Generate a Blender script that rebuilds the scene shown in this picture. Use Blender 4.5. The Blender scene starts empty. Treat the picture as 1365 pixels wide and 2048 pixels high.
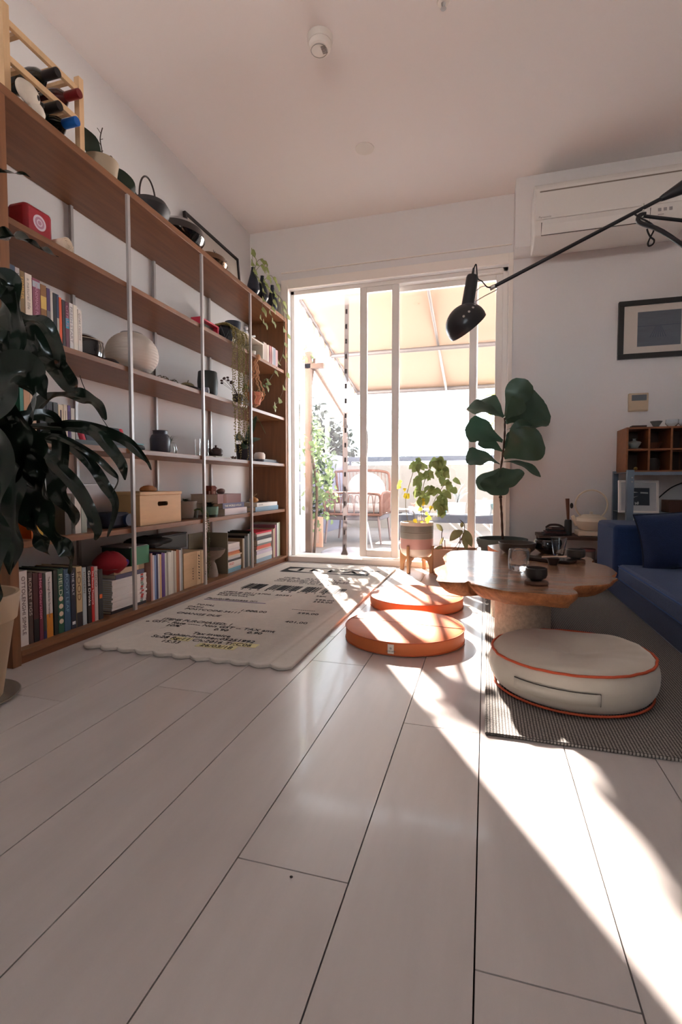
import bpy, bmesh, math, random
from mathutils import Vector, Matrix
random.seed(7)
sc = bpy.context.scene
C = sc.collection
# ---------------- camera ----------------
F, YAW, PITCH, SH, H = 993.3, .2832, .04566, -11.6, .62
cy_, sy_, cp_, sp_ = math.cos(YAW), math.sin(YAW), math.cos(PITCH), math.sin(PITCH)
CR = Vector((cy_, sy_, 0)); CF = Vector((-sy_*cp_, cy_*cp_, -sp_)); CU = Vector((-sy_*sp_, cy_*sp_, cp_))
CAM = Vector((0, 0, H))
cd = bpy.data.cameras.new('camera'); cam = bpy.data.objects.new('camera', cd); C.objects.link(cam)
cd.sensor_fit = 'VERTICAL'; cd.sensor_height = 36; cd.sensor_width = 24
cd.lens = F/2048*36; cd.shift_y = SH/2048; cd.clip_start = .02; cd.clip_end = 200
cam.matrix_world = Matrix(((CR.x, CU.x, -CF.x, 0), (CR.y, CU.y, -CF.y, 0), (CR.z, CU.z, -CF.z, H), (0, 0, 0, 1)))
sc.camera = cam
def ray(px, py): return CF + CR*((px-682.5)/F) + CU*((1024+SH-py)/F)
def P(px, py, Y): d = ray(px, py); return CAM + d*(Y/d.y)
def PX(px, py, X): d = ray(px, py); return CAM + d*(X/d.x)
def PZ(px, py, z): d = ray(px, py); return CAM + d*((z-H)/d.z)
# ---------------- world, sun, exposure ----------------
sc.view_settings.view_transform = 'Standard'; sc.view_settings.look = 'None'
sc.view_settings.gamma = 1; sc.view_settings.use_curve_mapping = False
sc.view_settings.exposure = EXPOSURE = .72
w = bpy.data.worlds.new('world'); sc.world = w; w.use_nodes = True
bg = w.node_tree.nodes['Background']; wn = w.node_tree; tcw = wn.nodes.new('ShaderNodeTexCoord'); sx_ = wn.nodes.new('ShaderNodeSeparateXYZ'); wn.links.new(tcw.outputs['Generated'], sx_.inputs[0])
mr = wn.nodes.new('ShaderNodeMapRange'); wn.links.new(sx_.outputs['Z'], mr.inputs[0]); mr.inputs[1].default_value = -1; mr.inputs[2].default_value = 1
SKY, GLOW = 4.2, 30.0   # sky radiance above, brighter band under the horizon added to light ceiling and walls
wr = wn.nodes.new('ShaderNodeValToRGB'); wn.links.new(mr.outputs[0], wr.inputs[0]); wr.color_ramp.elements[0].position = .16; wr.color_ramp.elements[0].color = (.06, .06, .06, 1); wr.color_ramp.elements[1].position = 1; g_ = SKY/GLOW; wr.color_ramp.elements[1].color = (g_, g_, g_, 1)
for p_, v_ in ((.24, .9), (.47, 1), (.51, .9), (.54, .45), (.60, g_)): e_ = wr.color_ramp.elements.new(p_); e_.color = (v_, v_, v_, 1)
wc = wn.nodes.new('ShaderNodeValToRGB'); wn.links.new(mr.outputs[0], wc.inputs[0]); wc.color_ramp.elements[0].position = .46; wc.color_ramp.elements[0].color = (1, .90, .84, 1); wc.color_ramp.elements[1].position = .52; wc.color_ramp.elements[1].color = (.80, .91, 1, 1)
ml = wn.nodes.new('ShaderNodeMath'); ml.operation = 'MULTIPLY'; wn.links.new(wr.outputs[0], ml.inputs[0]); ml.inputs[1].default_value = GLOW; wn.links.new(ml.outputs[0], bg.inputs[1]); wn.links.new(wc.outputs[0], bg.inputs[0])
sl = bpy.data.lights.new('sun', 'SUN'); sl.energy = 38; sl.color = (1, .87, .77); sl.angle = math.radians(.8)
so = bpy.data.objects.new('sun', sl); C.objects.link(so)
az, el = math.radians(28.2), math.radians(29)
sdir = Vector((math.sin(az)*math.cos(el), -math.cos(az)*math.cos(el), -math.sin(el)))
so.rotation_euler = sdir.to_track_quat('-Z', 'Y').to_euler(); so.location = (-4, 8, 6)
# ---------------- helpers ----------------
def lin(c):
    c = c/255
    return c/12.92 if c <= .04045 else ((c+.055)/1.055)**2.4
def rgb(t): return (lin(t[0]), lin(t[1]), lin(t[2]), 1)
MC = {}
def mat(col, rough=.55, metal=0, noise=0, nscale=12, stretch=(1, 1, 1), bump=0, bscale=60, spec=.5, sheen=0, trans=0, transl=0, coat=0, col2=None, emit=0, ior=1.45):
    key = repr((col, rough, metal, noise, nscale, stretch, bump, bscale, spec, sheen, trans, transl, coat, col2, emit, ior))
    if key in MC: return MC[key]
    m = bpy.data.materials.new('m%03d' % len(MC)); m.use_nodes = True; nt = m.node_tree; N = nt.nodes; L = nt.links
    b = N['Principled BSDF']; out = N['Material Output']
    b.inputs['Base Color'].default_value = rgb(col); b.inputs['Roughness'].default_value = rough; b.inputs['Metallic'].default_value = metal
    b.inputs['Specular IOR Level'].default_value = spec; b.inputs['IOR'].default_value = ior
    if sheen: b.inputs['Sheen Weight'].default_value = sheen
    if trans: b.inputs['Transmission Weight'].default_value = trans
    if coat: b.inputs['Coat Weight'].default_value = coat; b.inputs['Coat Roughness'].default_value = .08
    if emit: b.inputs['Emission Color'].default_value = rgb(col); b.inputs['Emission Strength'].default_value = emit
    tc = N.new('ShaderNodeTexCoord'); mp = N.new('ShaderNodeMapping'); mp.inputs['Scale'].default_value = stretch; L.new(tc.outputs['Object'], mp.inputs['Vector'])
    if noise or col2:
        nz = N.new('ShaderNodeTexNoise'); nz.inputs['Scale'].default_value = nscale; nz.inputs['Detail'].default_value = 6; nz.inputs['Roughness'].default_value = .6
        L.new(mp.outputs[0], nz.inputs['Vector'])
        r = N.new('ShaderNodeValToRGB'); r.color_ramp.elements[0].position = .3; r.color_ramp.elements[1].position = .7
        a = rgb(col); k = 1-noise
        c0 = rgb(col2) if col2 else (a[0]*k, a[1]*k, a[2]*k, 1)
        r.color_ramp.elements[0].color = c0; r.color_ramp.elements[1].color = (min(1, a[0]*(1+noise*.5)), min(1, a[1]*(1+noise*.5)), min(1, a[2]*(1+noise*.5)), 1)
        L.new(nz.outputs['Fac'], r.inputs[0]); L.new(r.outputs[0], b.inputs['Base Color'])
    if bump:
        n2 = N.new('ShaderNodeTexNoise'); n2.inputs['Scale'].default_value = bscale; n2.inputs['Detail'].default_value = 4; L.new(mp.outputs[0], n2.inputs['Vector'])
        bp = N.new('ShaderNodeBump'); bp.inputs['Strength'].default_value = bump; bp.inputs['Distance'].default_value = .004; L.new(n2.outputs['Fac'], bp.inputs['Height']); L.new(bp.outputs[0], b.inputs['Normal'])
    if transl:
        t = N.new('ShaderNodeBsdfTranslucent'); t.inputs[0].default_value = rgb(col); mx = N.new('ShaderNodeMixShader'); mx.inputs[0].default_value = transl
        L.new(b.outputs[0], mx.inputs[1]); L.new(t.outputs[0], mx.inputs[2]); L.new(mx.outputs[0], out.inputs[0])
    MC[key] = m
    return m
def mixmat(name, col, clear, kind='glossy', rough=.02, transl=0):
    m = bpy.data.materials.new(name); m.use_nodes = True; nt = m.node_tree; N = nt.nodes; L = nt.links; N.remove(N['Principled BSDF']); out = N['Material Output']
    t = N.new('ShaderNodeBsdfTransparent'); mx = N.new('ShaderNodeMixShader'); mx.inputs[0].default_value = 1-clear
    if kind == 'glossy':
        g = N.new('ShaderNodeBsdfGlossy'); g.inputs['Roughness'].default_value = rough; g.inputs[0].default_value = rgb(col)
        fr = N.new('ShaderNodeFresnel'); fr.inputs[0].default_value = 1.45; L.new(fr.outputs[0], mx.inputs[0])
    else:
        g0 = N.new('ShaderNodeBsdfDiffuse'); g0.inputs[0].default_value = rgb(col); g1 = N.new('ShaderNodeBsdfTranslucent'); g1.inputs[0].default_value = rgb(col)
        g = N.new('ShaderNodeMixShader'); g.inputs[0].default_value = transl; L.new(g0.outputs[0], g.inputs[1]); L.new(g1.outputs[0], g.inputs[2])
    L.new(t.outputs[0], mx.inputs[1]); L.new(g.outputs[0], mx.inputs[2]); L.new(mx.outputs[0], out.inputs[0])
    return m
class MB:
    def __init__(s, M=None): s.v = []; s.f = []; s.M = M or Matrix()
    def add(s, vs, fs):
        n = len(s.v); s.v += [s.M @ Vector(v) for v in vs]; s.f += [tuple(i+n for i in f) for f in fs]; return s
    def box(s, x0, x1, y0, y1, z0, z1):
        return s.add([(x0, y0, z0), (x1, y0, z0), (x1, y1, z0), (x0, y1, z0), (x0, y0, z1), (x1, y0, z1), (x1, y1, z1), (x0, y1, z1)],
                     [(0, 3, 2, 1), (4, 5, 6, 7), (0, 1, 5, 4), (1, 2, 6, 5), (2, 3, 7, 6), (3, 0, 4, 7)])
    def lathe(s, prof, seg=28, c=(0, 0, 0), sx=1, sy=1, fn=None):
        vs = []; fs = []; n = len(prof)
        for i, (r, z) in enumerate(prof):
            for k in range(seg):
                a = 2*math.pi*k/seg; q = fn(a, i/(n-1)) if fn else 1
                vs.append((c[0]+r*q*sx*math.cos(a), c[1]+r*q*sy*math.sin(a), c[2]+z))
        for i in range(n-1):
            for k in range(seg):
                k2 = (k+1) % seg; fs.append((i*seg+k, i*seg+k2, (i+1)*seg+k2, (i+1)*seg+k))
        if prof[0][0] > 1e-5: fs.append(tuple(reversed(range(seg))))
        if prof[-1][0] > 1e-5: fs.append(tuple((n-1)*seg+k for k in range(seg)))
        return s.add(vs, fs)
    def cyl(s, a, b, r, r2=None, seg=12):
        return s.tube([a, b], [r, r if r2 is None else r2], seg)
    def tube(s, pts, r, seg=8, closed=False):
        pts = [Vector(p) for p in pts]; n = len(pts)
        if not isinstance(r, (list, tuple)): r = [r]*n
        vs = []; fs = []; up = Vector((0, 0, 1)); pn = None
        for i, p in enumerate(pts):
            if closed: t = pts[(i+1) % n]-pts[i-1]
            else: t = pts[min(i+1, n-1)]-pts[max(i-1, 0)]
            t = t.normalized() if t.length > 1e-9 else Vector((0, 0, 1))
            if pn is None: pn = t.cross(up if abs(t.z) < .9 else Vector((1, 0, 0))).normalized()
            pn = (pn - t*pn.dot(t)).normalized(); bn = t.cross(pn)
            for k in range(seg):
                a = 2*math.pi*k/seg; vs.append(p + (pn*math.cos(a)+bn*math.sin(a))*r[i])
        m = n if closed else n-1
        for i in range(m):
            j = (i+1) % n
            for k in range(seg):
                k2 = (k+1) % seg; fs.append((i*seg+k, i*seg+k2, j*seg+k2, j*seg+k))
        if not closed: fs += [tuple(reversed(range(seg))), tuple((n-1)*seg+k for k in range(seg))]
        return s.add(vs, fs)
    def prism(s, poly, z0, z1, zf=None, inset=0):
        n = len(poly); cx = sum(p[0] for p in poly)/n; cy = sum(p[1] for p in poly)/n
        lo = [(cx+(p[0]-cx)*(1-inset), cy+(p[1]-cy)*(1-inset), z0) for p in poly]
        return s.add(lo+[(p[0], p[1], z1) for p in poly], [tuple(reversed(range(n))), tuple(range(n, 2*n))]+[(i, (i+1) % n, n+(i+1) % n, n+i) for i in range(n)])
    def sphere(s, c, rx, ry=None, rz=None, seg=20, rings=12, fn=None):
        ry = ry or rx; rz = rz or rx; vs = []; fs = []
        for i in range(rings+1):
            th = math.pi*i/rings
            for k in range(seg):
                a = 2*math.pi*k/seg; q = fn(a, th) if fn else 1
                vs.append((c[0]+rx*q*math.sin(th)*math.cos(a), c[1]+ry*q*math.sin(th)*math.sin(a), c[2]-rz*q*math.cos(th)))
        for i in range(rings):
            for k in range(seg):
                k2 = (k+1) % seg; fs.append((i*seg+k, i*seg+k2, (i+1)*seg+k2, (i+1)*seg+k))
        return s.add(vs, fs)
    def strip(s, pts, ws, nrm=(0, 0, 1), wav=0, wf=3, fold=.15, nc=4, ph=0, tw=0):
        """leaf blade along pts; ws half-widths; nrm = the side the blade faces"""
        pts = [Vector(p) for p in pts]; n = len(pts); vs = []; fs = []
        for i, p in enumerate(pts):
            t = (pts[min(i+1, n-1)]-pts[max(i-1, 0)]).normalized(); nn = Vector(nrm); sd = t.cross(nn)
            sd = sd.normalized() if sd.length > 1e-4 else Vector((1, 0, 0)); up = sd.cross(t).normalized(); u = i/(n-1)
            if tw: a = tw*u; sd, up = sd*math.cos(a)+up*math.sin(a), up*math.cos(a)-sd*math.sin(a)
            for k in range(nc+1):
                q = (k/nc*2-1); wv = wav*ws[i]*math.sin(wf*2*math.pi*u+ph+(1.7 if q > 0 else 0))*abs(q)
                vs.append(p+sd*q*ws[i]+up*(abs(q)*fold*ws[i]+wv))
        for i in range(n-1):
            for k in range(nc): fs.append((i*(nc+1)+k, i*(nc+1)+k+1, (i+1)*(nc+1)+k+1, (i+1)*(nc+1)+k))
        return s.add(vs, fs)
    def leaf(s, base, tip, w, nrm=(0, 0, 1), droop=.1, shape='oval', n=9, wav=.08, wf=2, fold=.12, nc=4, ph=0):
        base = Vector(base); tip = Vector(tip); nn = Vector(nrm).normalized(); L = (tip-base).length; pts = []; ws = []
        for i in range(n):
            u = i/(n-1); pts.append(base.lerp(tip, u)+nn*L*droop*math.sin(math.pi*u))
            if shape == 'oval': k = math.sin(math.pi*min(1, u*.97+.03))**.8
            elif shape == 'fiddle': k = (.25+.75*u**1.1)*math.sin(math.pi*(u**1.35*.94+.05))**.6*1.15 if u < .995 else .1
            elif shape == 'heart': k = math.sin(math.pi*(.12+.88*u)**.75)**.8 if u < 1 else 0
            else: k = (1-u)**.8*min(1, .3+3*u)
            ws.append(max(w*k, .0006))
        return s.strip(pts, ws, nn, wav, wf, fold, nc, ph)
    def text(s, body, size, M, sx=1, align='LEFT', ext=.0006):
        cu = bpy.data.curves.new('t', 'FONT'); cu.body = body; cu.size = size; cu.align_x = align; cu.extrude = ext; cu.resolution_u = 3
        o = bpy.data.objects.new('t', cu); C.objects.link(o); dg = bpy.context.evaluated_depsgraph_get(); dg.update()
        me = bpy.data.meshes.new_from_object(o.evaluated_get(dg)); M2 = M @ Matrix.Diagonal((sx, 1, 1, 1))
        s.add([M2 @ v.co for v in me.vertices], [tuple(p.vertices) for p in me.polygons])
        bpy.data.objects.remove(o); bpy.data.curves.remove(cu); bpy.data.meshes.remove(me); return s
def wl(o):
    v = Vector(o.location)
    while o.parent: o = o.parent; v += Vector(o.location)
    return v
def obj(name, mb, m, parent=None, smooth=True, bevel=0, angle=35, subsurf=0, loc=None, solid=0):
    me = bpy.data.meshes.new(name); off = Vector(loc) if loc is not None else Vector((0, 0, 0))
    base = wl(parent) if parent else Vector((0, 0, 0))
    me.from_pydata([v-base-off for v in mb.v], [], mb.f); me.update()
    if smooth:
        me.shade_smooth()
        if angle: me.set_sharp_from_angle(angle=math.radians(angle))
    o = bpy.data.objects.new(name, me); C.objects.link(o); me.materials.append(m)
    if parent: o.parent = parent
    o.location = off
    if solid: d = o.modifiers.new('s', 'SOLIDIFY'); d.thickness = solid; d.offset = 0
    if bevel:
        d = o.modifiers.new('b', 'BEVEL'); d.width = bevel; d.segments = 2; d.limit_method = 'ANGLE'; d.angle_limit = math.radians(40)
    if subsurf: d = o.modifiers.new('u', 'SUBSURF'); d.levels = subsurf; d.render_levels = subsurf
    return o
def thing(name, label, cat, loc, group=None):
    o = bpy.data.objects.new(name, None); C.objects.link(o); o.location = loc; o.empty_display_size = .05
    return tag(o, label, cat, group)
def tag(o, label, cat, group=None, kind=None):
    o['label'] = label; o['category'] = cat
    if group: o['group'] = group
    if kind: o['kind'] = kind
    return o
def one(name, label, cat, mb, m, group=None, **k):
    n = len(mb.v); lo = Vector((sum(v.x for v in mb.v)/n, sum(v.y for v in mb.v)/n, min(v.z for v in mb.v)))
    return tag(obj(name, mb, m, None, loc=lo, **k), label, cat, group)
def struct(name, mb, m, **k):
    o = obj(name, mb, m, **k); o['kind'] = 'structure'; return o
def box(*a): return MB().box(*a)
def copytree(root, dloc, label=None, group=None):
    r = root.copy(); C.objects.link(r); r.location = Vector(root.location)+Vector(dloc)
    if label: r['label'] = label
    if group: r['group'] = group
    for ch in list(root.children):
        c = ch.copy(); C.objects.link(c); c.parent = r
        for g in list(ch.children):
            d = g.copy(); C.objects.link(d); d.parent = c
    return r
def spl(pts, n=24):
    pts = [Vector(p) for p in pts]; out = []; m = len(pts)-1
    for j in range(n+1):
        t = j/n*m; i = min(int(t), m-1); u = t-i
        a = pts[max(i-1, 0)]; b = pts[i]; c = pts[i+1]; d = pts[min(i+2, m)]
        out.append(.5*((2*b)+(c-a)*u+(2*a-5*b+4*c-d)*u*u+(3*b-a-3*c+d)*u**3))
    return out
def lerpw(ws, n):
    m = len(ws)-1; out = []
    for j in range(n+1):
        t = j/n*m; i = min(int(t), m-1); u = t-i; out.append(ws[i]*(1-u)+ws[i+1]*u)
    return out
RX = Matrix.Rotation
def TR(x, y, z): return Matrix.Translation((x, y, z))
def face_x(x, y, z): return Matrix(((0, 0, 1, x), (0, 1, 0, y), (-1, 0, 0, z), (0, 0, 0, 1)))      # letters run downward, facing +X
def face_xh(x, y, z): return Matrix(((0, 0, 1, x), (1, 0, 0, y), (0, 1, 0, z), (0, 0, 0, 1)))      # letters run along +Y, facing +X
def face_ny(x, y, z): return Matrix(((1, 0, 0, x), (0, 0, -1, y), (0, 1, 0, z), (0, 0, 0, 1)))     # facing -Y
# common materials
WHITE = mat((232, 226, 218), .6); OAK = mat((128, 84, 54), .42, noise=.26, nscale=3, stretch=(14, 1.1, 14), bump=.05, bscale=30); OAKV = mat((128, 84, 54), .42, noise=.26, nscale=3, stretch=(14, 14, 1.1), bump=.05, bscale=30)
STEEL = mat((176, 172, 170), .4, metal=.35); BLK = mat((24, 24, 26), .45); BLKG = mat((14, 14, 16), .08, coat=.6)
PINE = mat((214, 178, 136), .5, noise=.12, nscale=3, stretch=(12, 12, 1.5)); PAPER = mat((226, 218, 204), .8)
GREEN = mat((52, 78, 50), .4, noise=.3, nscale=9, transl=.15); SOIL = mat((50, 36, 28), .9, bump=.6, bscale=90)
# =============== setting ===============
XL, XR, YF, YB, ZC = -1.83, 1.60, 3.69, -2.3, 2.605
WALL = mat((224, 221, 220), .85, bump=.05, bscale=200); CEIL = mat((243, 237, 234), .9)
# floor: planks with open joints over a dark bed, one surface
rows = 19; pw = .1907; mb = MB(); jy = {0: [.63, 2.44], -1: [-.4, 1.256, 2.95], -2: [.717, 2.3], -3: [-.2, 1.62, 3.2], -4: [.3, 1.9], -5: [-.5, 1.277, 3.0], 1: [-.3, .615, 2.1]}
cols = []
for r in range(-10, 9):
    x0 = -.006+r*pw; x1 = x0+pw
    if x1 < XL or x0 > XR: continue
    x0 = max(x0, XL); x1 = min(x1, XR)
    ys = [YB]+(jy.get(r) or [-1.1+(r*1.37) % 1.5, .5+(r*.77) % 1.2, 2.1+(r*.53) % 1.2])+[3.72]
    for a, b in zip(ys, ys[1:]):
        if b-a > .05: mb.box(x0+.0012, x1-.0012, a+.0012, b-.0012, -.012, 0); cols.append(random.random())
fm = mat((198, 192, 190), .3, noise=.1, nscale=2.2, stretch=(5, .8, 5), bump=.03, bscale=40, spec=.8, coat=.25)
nt = fm.node_tree; at = nt.nodes.new('ShaderNodeAttribute'); at.attribute_name = 'tint'; mx = nt.nodes.new('ShaderNodeMix'); mx.data_type = 'RGBA'; mx.blend_type = 'MULTIPLY'; mx.inputs[0].default_value = 1
rp = nt.nodes['Color Ramp']; nt.links.new(rp.outputs[0], mx.inputs[6]); nt.links.new(at.outputs['Color'], mx.inputs[7]); nt.links.new(mx.outputs[2], nt.nodes['Principled BSDF'].inputs['Base Color'])
fl = struct('floor', mb, fm, smooth=False)
ca = fl.data.color_attributes.new('tint', 'FLOAT_COLOR', 'POINT')
for i, c in enumerate(cols):
    k = .93+.09*c
    for j in range(8): ca.data[i*8+j].color = (k, k*(.985+.02*c), k*(.97+.03*c), 1)
bed = struct('trim_1', box(XL, XR, YB, 3.72, -.06, -.012), mat((52, 44, 40), .9), smooth=False)
struct('wall_left', box(XL-.12, XL, YB-.12, YF+.2, -.06, ZC+.1), WALL, smooth=False)
struct('wall_right', box(XR, XR+.12, YB-.12, YF+.2, -.06, ZC+.1), WALL, smooth=False)
struct('ceiling', box(XL-.12, XR+.12, YB-.12, YF+.2, ZC, ZC+.12), CEIL, smooth=False)
mb = MB(); mb.box(XL, -.7, YB-.12, YB, -.06, ZC).box(-.1, XR, YB-.12, YB, -.06, ZC).box(-.7, -.1, YB-.12, YB, -.06, 1.2).box(-.7, -.1, YB-.12, YB, 1.8, ZC)
struct('wall_back', mb, WALL, smooth=False)
# far wall with the door opening x -1.50..0.14, z 0..2.13
DX0, DX1, DZ = -1.50, .135, 2.135
mb = MB(); mb.box(XL, DX0, YF, YF+.16, -.06, ZC).box(DX1, XR, YF, YF+.16, -.06, ZC).box(DX0, DX1, YF, YF+.16, DZ, ZC)
struct('wall_far', mb, WALL, smooth=False)
struct('wall_bulkhead', box(.165, XR, 3.51, YF, 2.16, ZC), WALL, smooth=False)
TRIM = mat((236, 228, 220), .45)
mb = MB(); mb.box(DX0-.06, DX0, 3.672, YF, 0, DZ+.07).box(DX1, DX1+.03, 3.672, YF, 0, DZ+.07).box(DX0, DX1, 3.672, YF, DZ, DZ+.07)
struct('trim_2', mb, TRIM, smooth=False, bevel=.003)
struct('trim_3', box(DX0-.06, .155, 3.68, YF, 2.262, 2.268), TRIM, smooth=False)
struct('trim_4', box(DX0, DX1, 3.66, YF+.2, 0, .042), TRIM, smooth=False, bevel=.004)
struct('baseboard_far', box(DX1+.03, XR, 3.676, YF, 0, .07), TRIM, smooth=False, bevel=.003)
# ---- sliding door ----
ALU = mat((228, 223, 218), .45, metal=.15); GLASS = mixmat('pane_glass', (240, 245, 250), .93)
mb = MB(); y0, y1 = 3.73, 3.83
mb.box(DX0, DX0+.03, y0, y1, .042, DZ).box(DX1-.035, DX1, y0, y1, .042, DZ).box(DX0, DX1, y0, y1, DZ-.03, DZ)
d1 = struct('door_1', mb, ALU, smooth=False, bevel=.003)
def sash(x0, x1, y, name, wd=.055, zb=.05, hn=None):
    mb = MB(); z1 = DZ-.03
    mb.box(x0, x0+wd, y, y+.03, zb, z1).box(x1-wd, x1, y, y+.03, zb, z1).box(x0+wd, x1-wd, y, y+.03, zb, zb+.055).box(x0+wd, x1-wd, y, y+.03, z1-.04, z1)
    o = obj(name, mb, ALU, d1, smooth=False, bevel=.003)
    obj('glass_pane', box(x0+wd, x1-wd, y+.013, y+.017, zb+.055, z1-.04), GLASS, o, smooth=False)
    return o
s1 = sash(-.937, -.635, 3.735, 'sash')
obj('pull_handle', MB().tube(spl([(-.885, 3.732, .83), (-.87, 3.70, .86), (-.868, 3.695, .93), (-.87, 3.70, 1.0), (-.885, 3.732, 1.03)], 14), .006), ALU, s1)
sash(-.70, -.068, 3.79, 'sash'); sash(-.125, .105, 3.765, 'sash', .05)
# ---- insect screen in the open bay, its magnet strip down the middle ----
MESH = mixmat('screen_mesh', (110, 108, 118), .84, 'd', transl=.4)
ts = thing('insect_screen', 'white mesh insect screen hung in the open left bay of the sliding door', 'screen', (-1.2, 3.86, .042))
def sheet(x0, x1, y, z0, z1, nx=14, nz=20, amp=.006, seed=0):
    vs = []; fs = []
    for j in range(nz+1):
        for i in range(nx+1):
            u = i/nx; v = j/nz; vs.append((x0+(x1-x0)*u, y+amp*math.sin(u*9+seed)*math.sin(v*5+seed*2)*(1-v*.6), z0+(z1-z0)*v))
    for j in range(nz):
        for i in range(nx): a = j*(nx+1)+i; fs.append((a, a+1, a+nx+2, a+nx+1))
    return MB().add(vs, fs)
obj('mesh_half', sheet(-1.47, -1.08, 3.86, .045, 2.1), MESH, ts); obj('mesh_half', sheet(-1.08, -.90, 3.86, .045, 2.1, seed=2), MESH, ts)
obj('seam_tape', MB().strip(spl([(-1.073, 3.855, 2.1), (-1.08, 3.853, 1.2), (-1.092, 3.855, .045)], 16), [.018]*17, (0, -1, 0), fold=0), mixmat('tape', (120, 112, 112), .1, 'd', transl=.2), ts)
for k in range(17):
    z = 1.98-k*.117; x = -1.074-.018*(1-z/2.1)
    obj('magnet', box(x-.007, x+.007, 3.846, 3.852, z-.018, z+.018), mat((60, 52, 52), .6), ts, smooth=False)
obj('corner_weight', MB().add([(-1.12, 3.84, .045), (-1.062, 3.84, .045), (-1.085, 3.845, .12), (-1.12, 3.862, .045), (-1.062, 3.862, .045), (-1.085, 3.86, .12)], [(0, 1, 2), (5, 4, 3), (0, 3, 4, 1), (1, 4, 5, 2), (2, 5, 3, 0)]), mat((96, 84, 80), .7), ts, smooth=False)
# =============== shelf unit ===============
XS = -1.51; LV = [1.905, 1.50, 1.135, .775, .42]
sh = thing('bookshelf', 'long oak bookshelf with steel posts along the left wall', 'bookshelf', (-1.67, 2.47, 0))
obj('side_panel', box(XL+.003, XS, 1.262, 1.295, 0, 1.875), OAKV, sh, smooth=False, bevel=.0015)
obj('side_panel', box(XL+.003, XS, 3.64, 3.671, 0, 1.875), OAKV, sh, smooth=False, bevel=.0015)
obj('top_board', box(XL+.003, XS, 1.262, 3.671, 1.875, 1.905), OAK, sh, smooth=False, bevel=.0015)
for z in LV[1:]: obj('shelf_board', box(XL+.003, XS-.012, 1.295, 3.64, z-.022, z), OAK, sh, smooth=False, bevel=.0015)
obj('bottom_board', box(XL+.003, XS, 1.295, 3.64, .03, .05), OAK, sh, smooth=False, bevel=.0015)
obj('plinth', box(XL+.003, XS-.012, 1.295, 3.64, 0, .03), mat((120, 70, 40), .5, noise=.2, nscale=3, stretch=(14, 1.1, 14)), sh, smooth=False)
for y in (1.872, 2.458, 3.045):
    obj('post', box(XS-.0105, XS+.003, y-.008, y+.008, .05, 1.875), STEEL, sh, smooth=False, bevel=.001)
    obj('post', box(XL+.004, XL+.018, y-.008, y+.008, .05, 1.875), STEEL, sh, smooth=False, bevel=.001)
# =============== floor rug with the till receipt ===============
PILE = mat((222, 214, 204), .95, noise=.06, nscale=40, bump=.8, bscale=500, sheen=.3)
poly = []; x0, x1, ya, yb = -1.462, -.612, 1.515, 3.52
n = 11; sw = (x1-x0)/n
poly.append((x0, yb))
for k in range(n):
    for j in range(7):
        a = j/6; poly.append((x0+sw*(k+a), ya-.022*math.sin(math.pi*a)))
poly.append((x1, yb))
rg = thing('receipt_rug', 'long white rug printed as a till receipt, on the floor beside the bookshelf', 'rug', (-1.04, 2.5, 0))
obj('pile', MB().prism(poly, .001, .014), PILE, rg, bevel=.004, angle=60)
ink = MB(); ZT = .0152
def rt(s, x, y, h, w=None, al='LEFT'):
    # w: full width the line covers
    sx = 1 if w is None else w/(len(s)*h*.517)
    ink.text(s, h*1.08, TR(x, y, ZT), sx*1.05, al, .0004)
mono = [('IKEA  ALMHULT  C.', -1.24, 2.935, .034, .43), ('Open hours Monday to', -1.26, 2.895, .024, .45), ('Wednesday and Thursday', -1.26, 2.862, .022, .45), ('until Saturday and Sunday', -1.26, 2.828, .022, .46), ('till 10.00 - 20.00', -1.08, 2.79, .022, .24),
 ('ITEM # 00112700', -1.405, 2.46, .030, .27), ('RECEIPT RUG', -1.41, 2.42, .028, .18), ('SUBTOTAL', -1.40, 2.382, .026, .14), ('20381', -1.09, 2.46, .028, .09), ('SEK', -.868, 2.495, .026, .05),
 ('599,00', -.846, 2.412, .032, .105), ('599,00', -.842, 2.37, .032, .105), ('Family/Business nr:', -1.41, 2.292, .034, .335), ('TOTAL', -1.385, 2.152, .034, .075), ('1.000,00', -1.118, 2.108, .036, .145), ('CASH:', -1.405, 2.108, .032, .075), ('POSTCODE:', -1.39, 2.065, .034, .155), ('34111', -1.182, 2.066, .032, .08),
 ('-----------', -.888, 2.196, .03, .17), ('599,00', -.838, 2.138, .034, .105), ('CHANGE DUE', -1.385, 1.988, .036, .165), ('401,00', -.838, 1.988, .034, .105), ('ITEMS PURCHASED: 1', -1.38, 1.876, .038, .30), ('GST - Rate ----- Non GST -- TAX amt', -1.405, 1.836, .036, .60), ('*', -1.43, 1.82, .03, .02),
 ('10%', -1.308, 1.798, .034, .058), ('0.90', -1.076, 1.798, .034, .07), ('0.90', -.924, 1.798, .034, .07), ('Tax invoice', -1.132, 1.728, .036, .185), ('Cashier-number:05251992', -1.24, 1.69, .036, .39), ('St:28 Rg:11 Ch:2016 Tr:C06', -1.266, 1.65, .036, .45), ('15:33', -1.192, 1.608, .034, .085), ('26/03/18', -1.02, 1.607, .034, .135)]
for s, x, y, h, ww in mono: rt(s, x, y, h, ww)
# barcode
x = -1.36; random.seed(3)
while x < -.755:
    ww = random.choice((.003, .003, .006, .009, .013)); 
    if not (-1.235 < x < -1.215 or -1.02 < x < -1.0 or -.9 < x < -.885): ink.box(x, min(x+ww, -.752), 2.585, 2.715, ZT-.001, ZT+.0004)
    x += ww+random.choice((.003, .004, .007))
for k in range(13): ink.text('2040138751040'[k], .032, TR(-1.345+k*.049, 2.55, ZT))
obj('printed_text', ink, mat((26, 24, 28), .9), rg, smooth=False)
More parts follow.
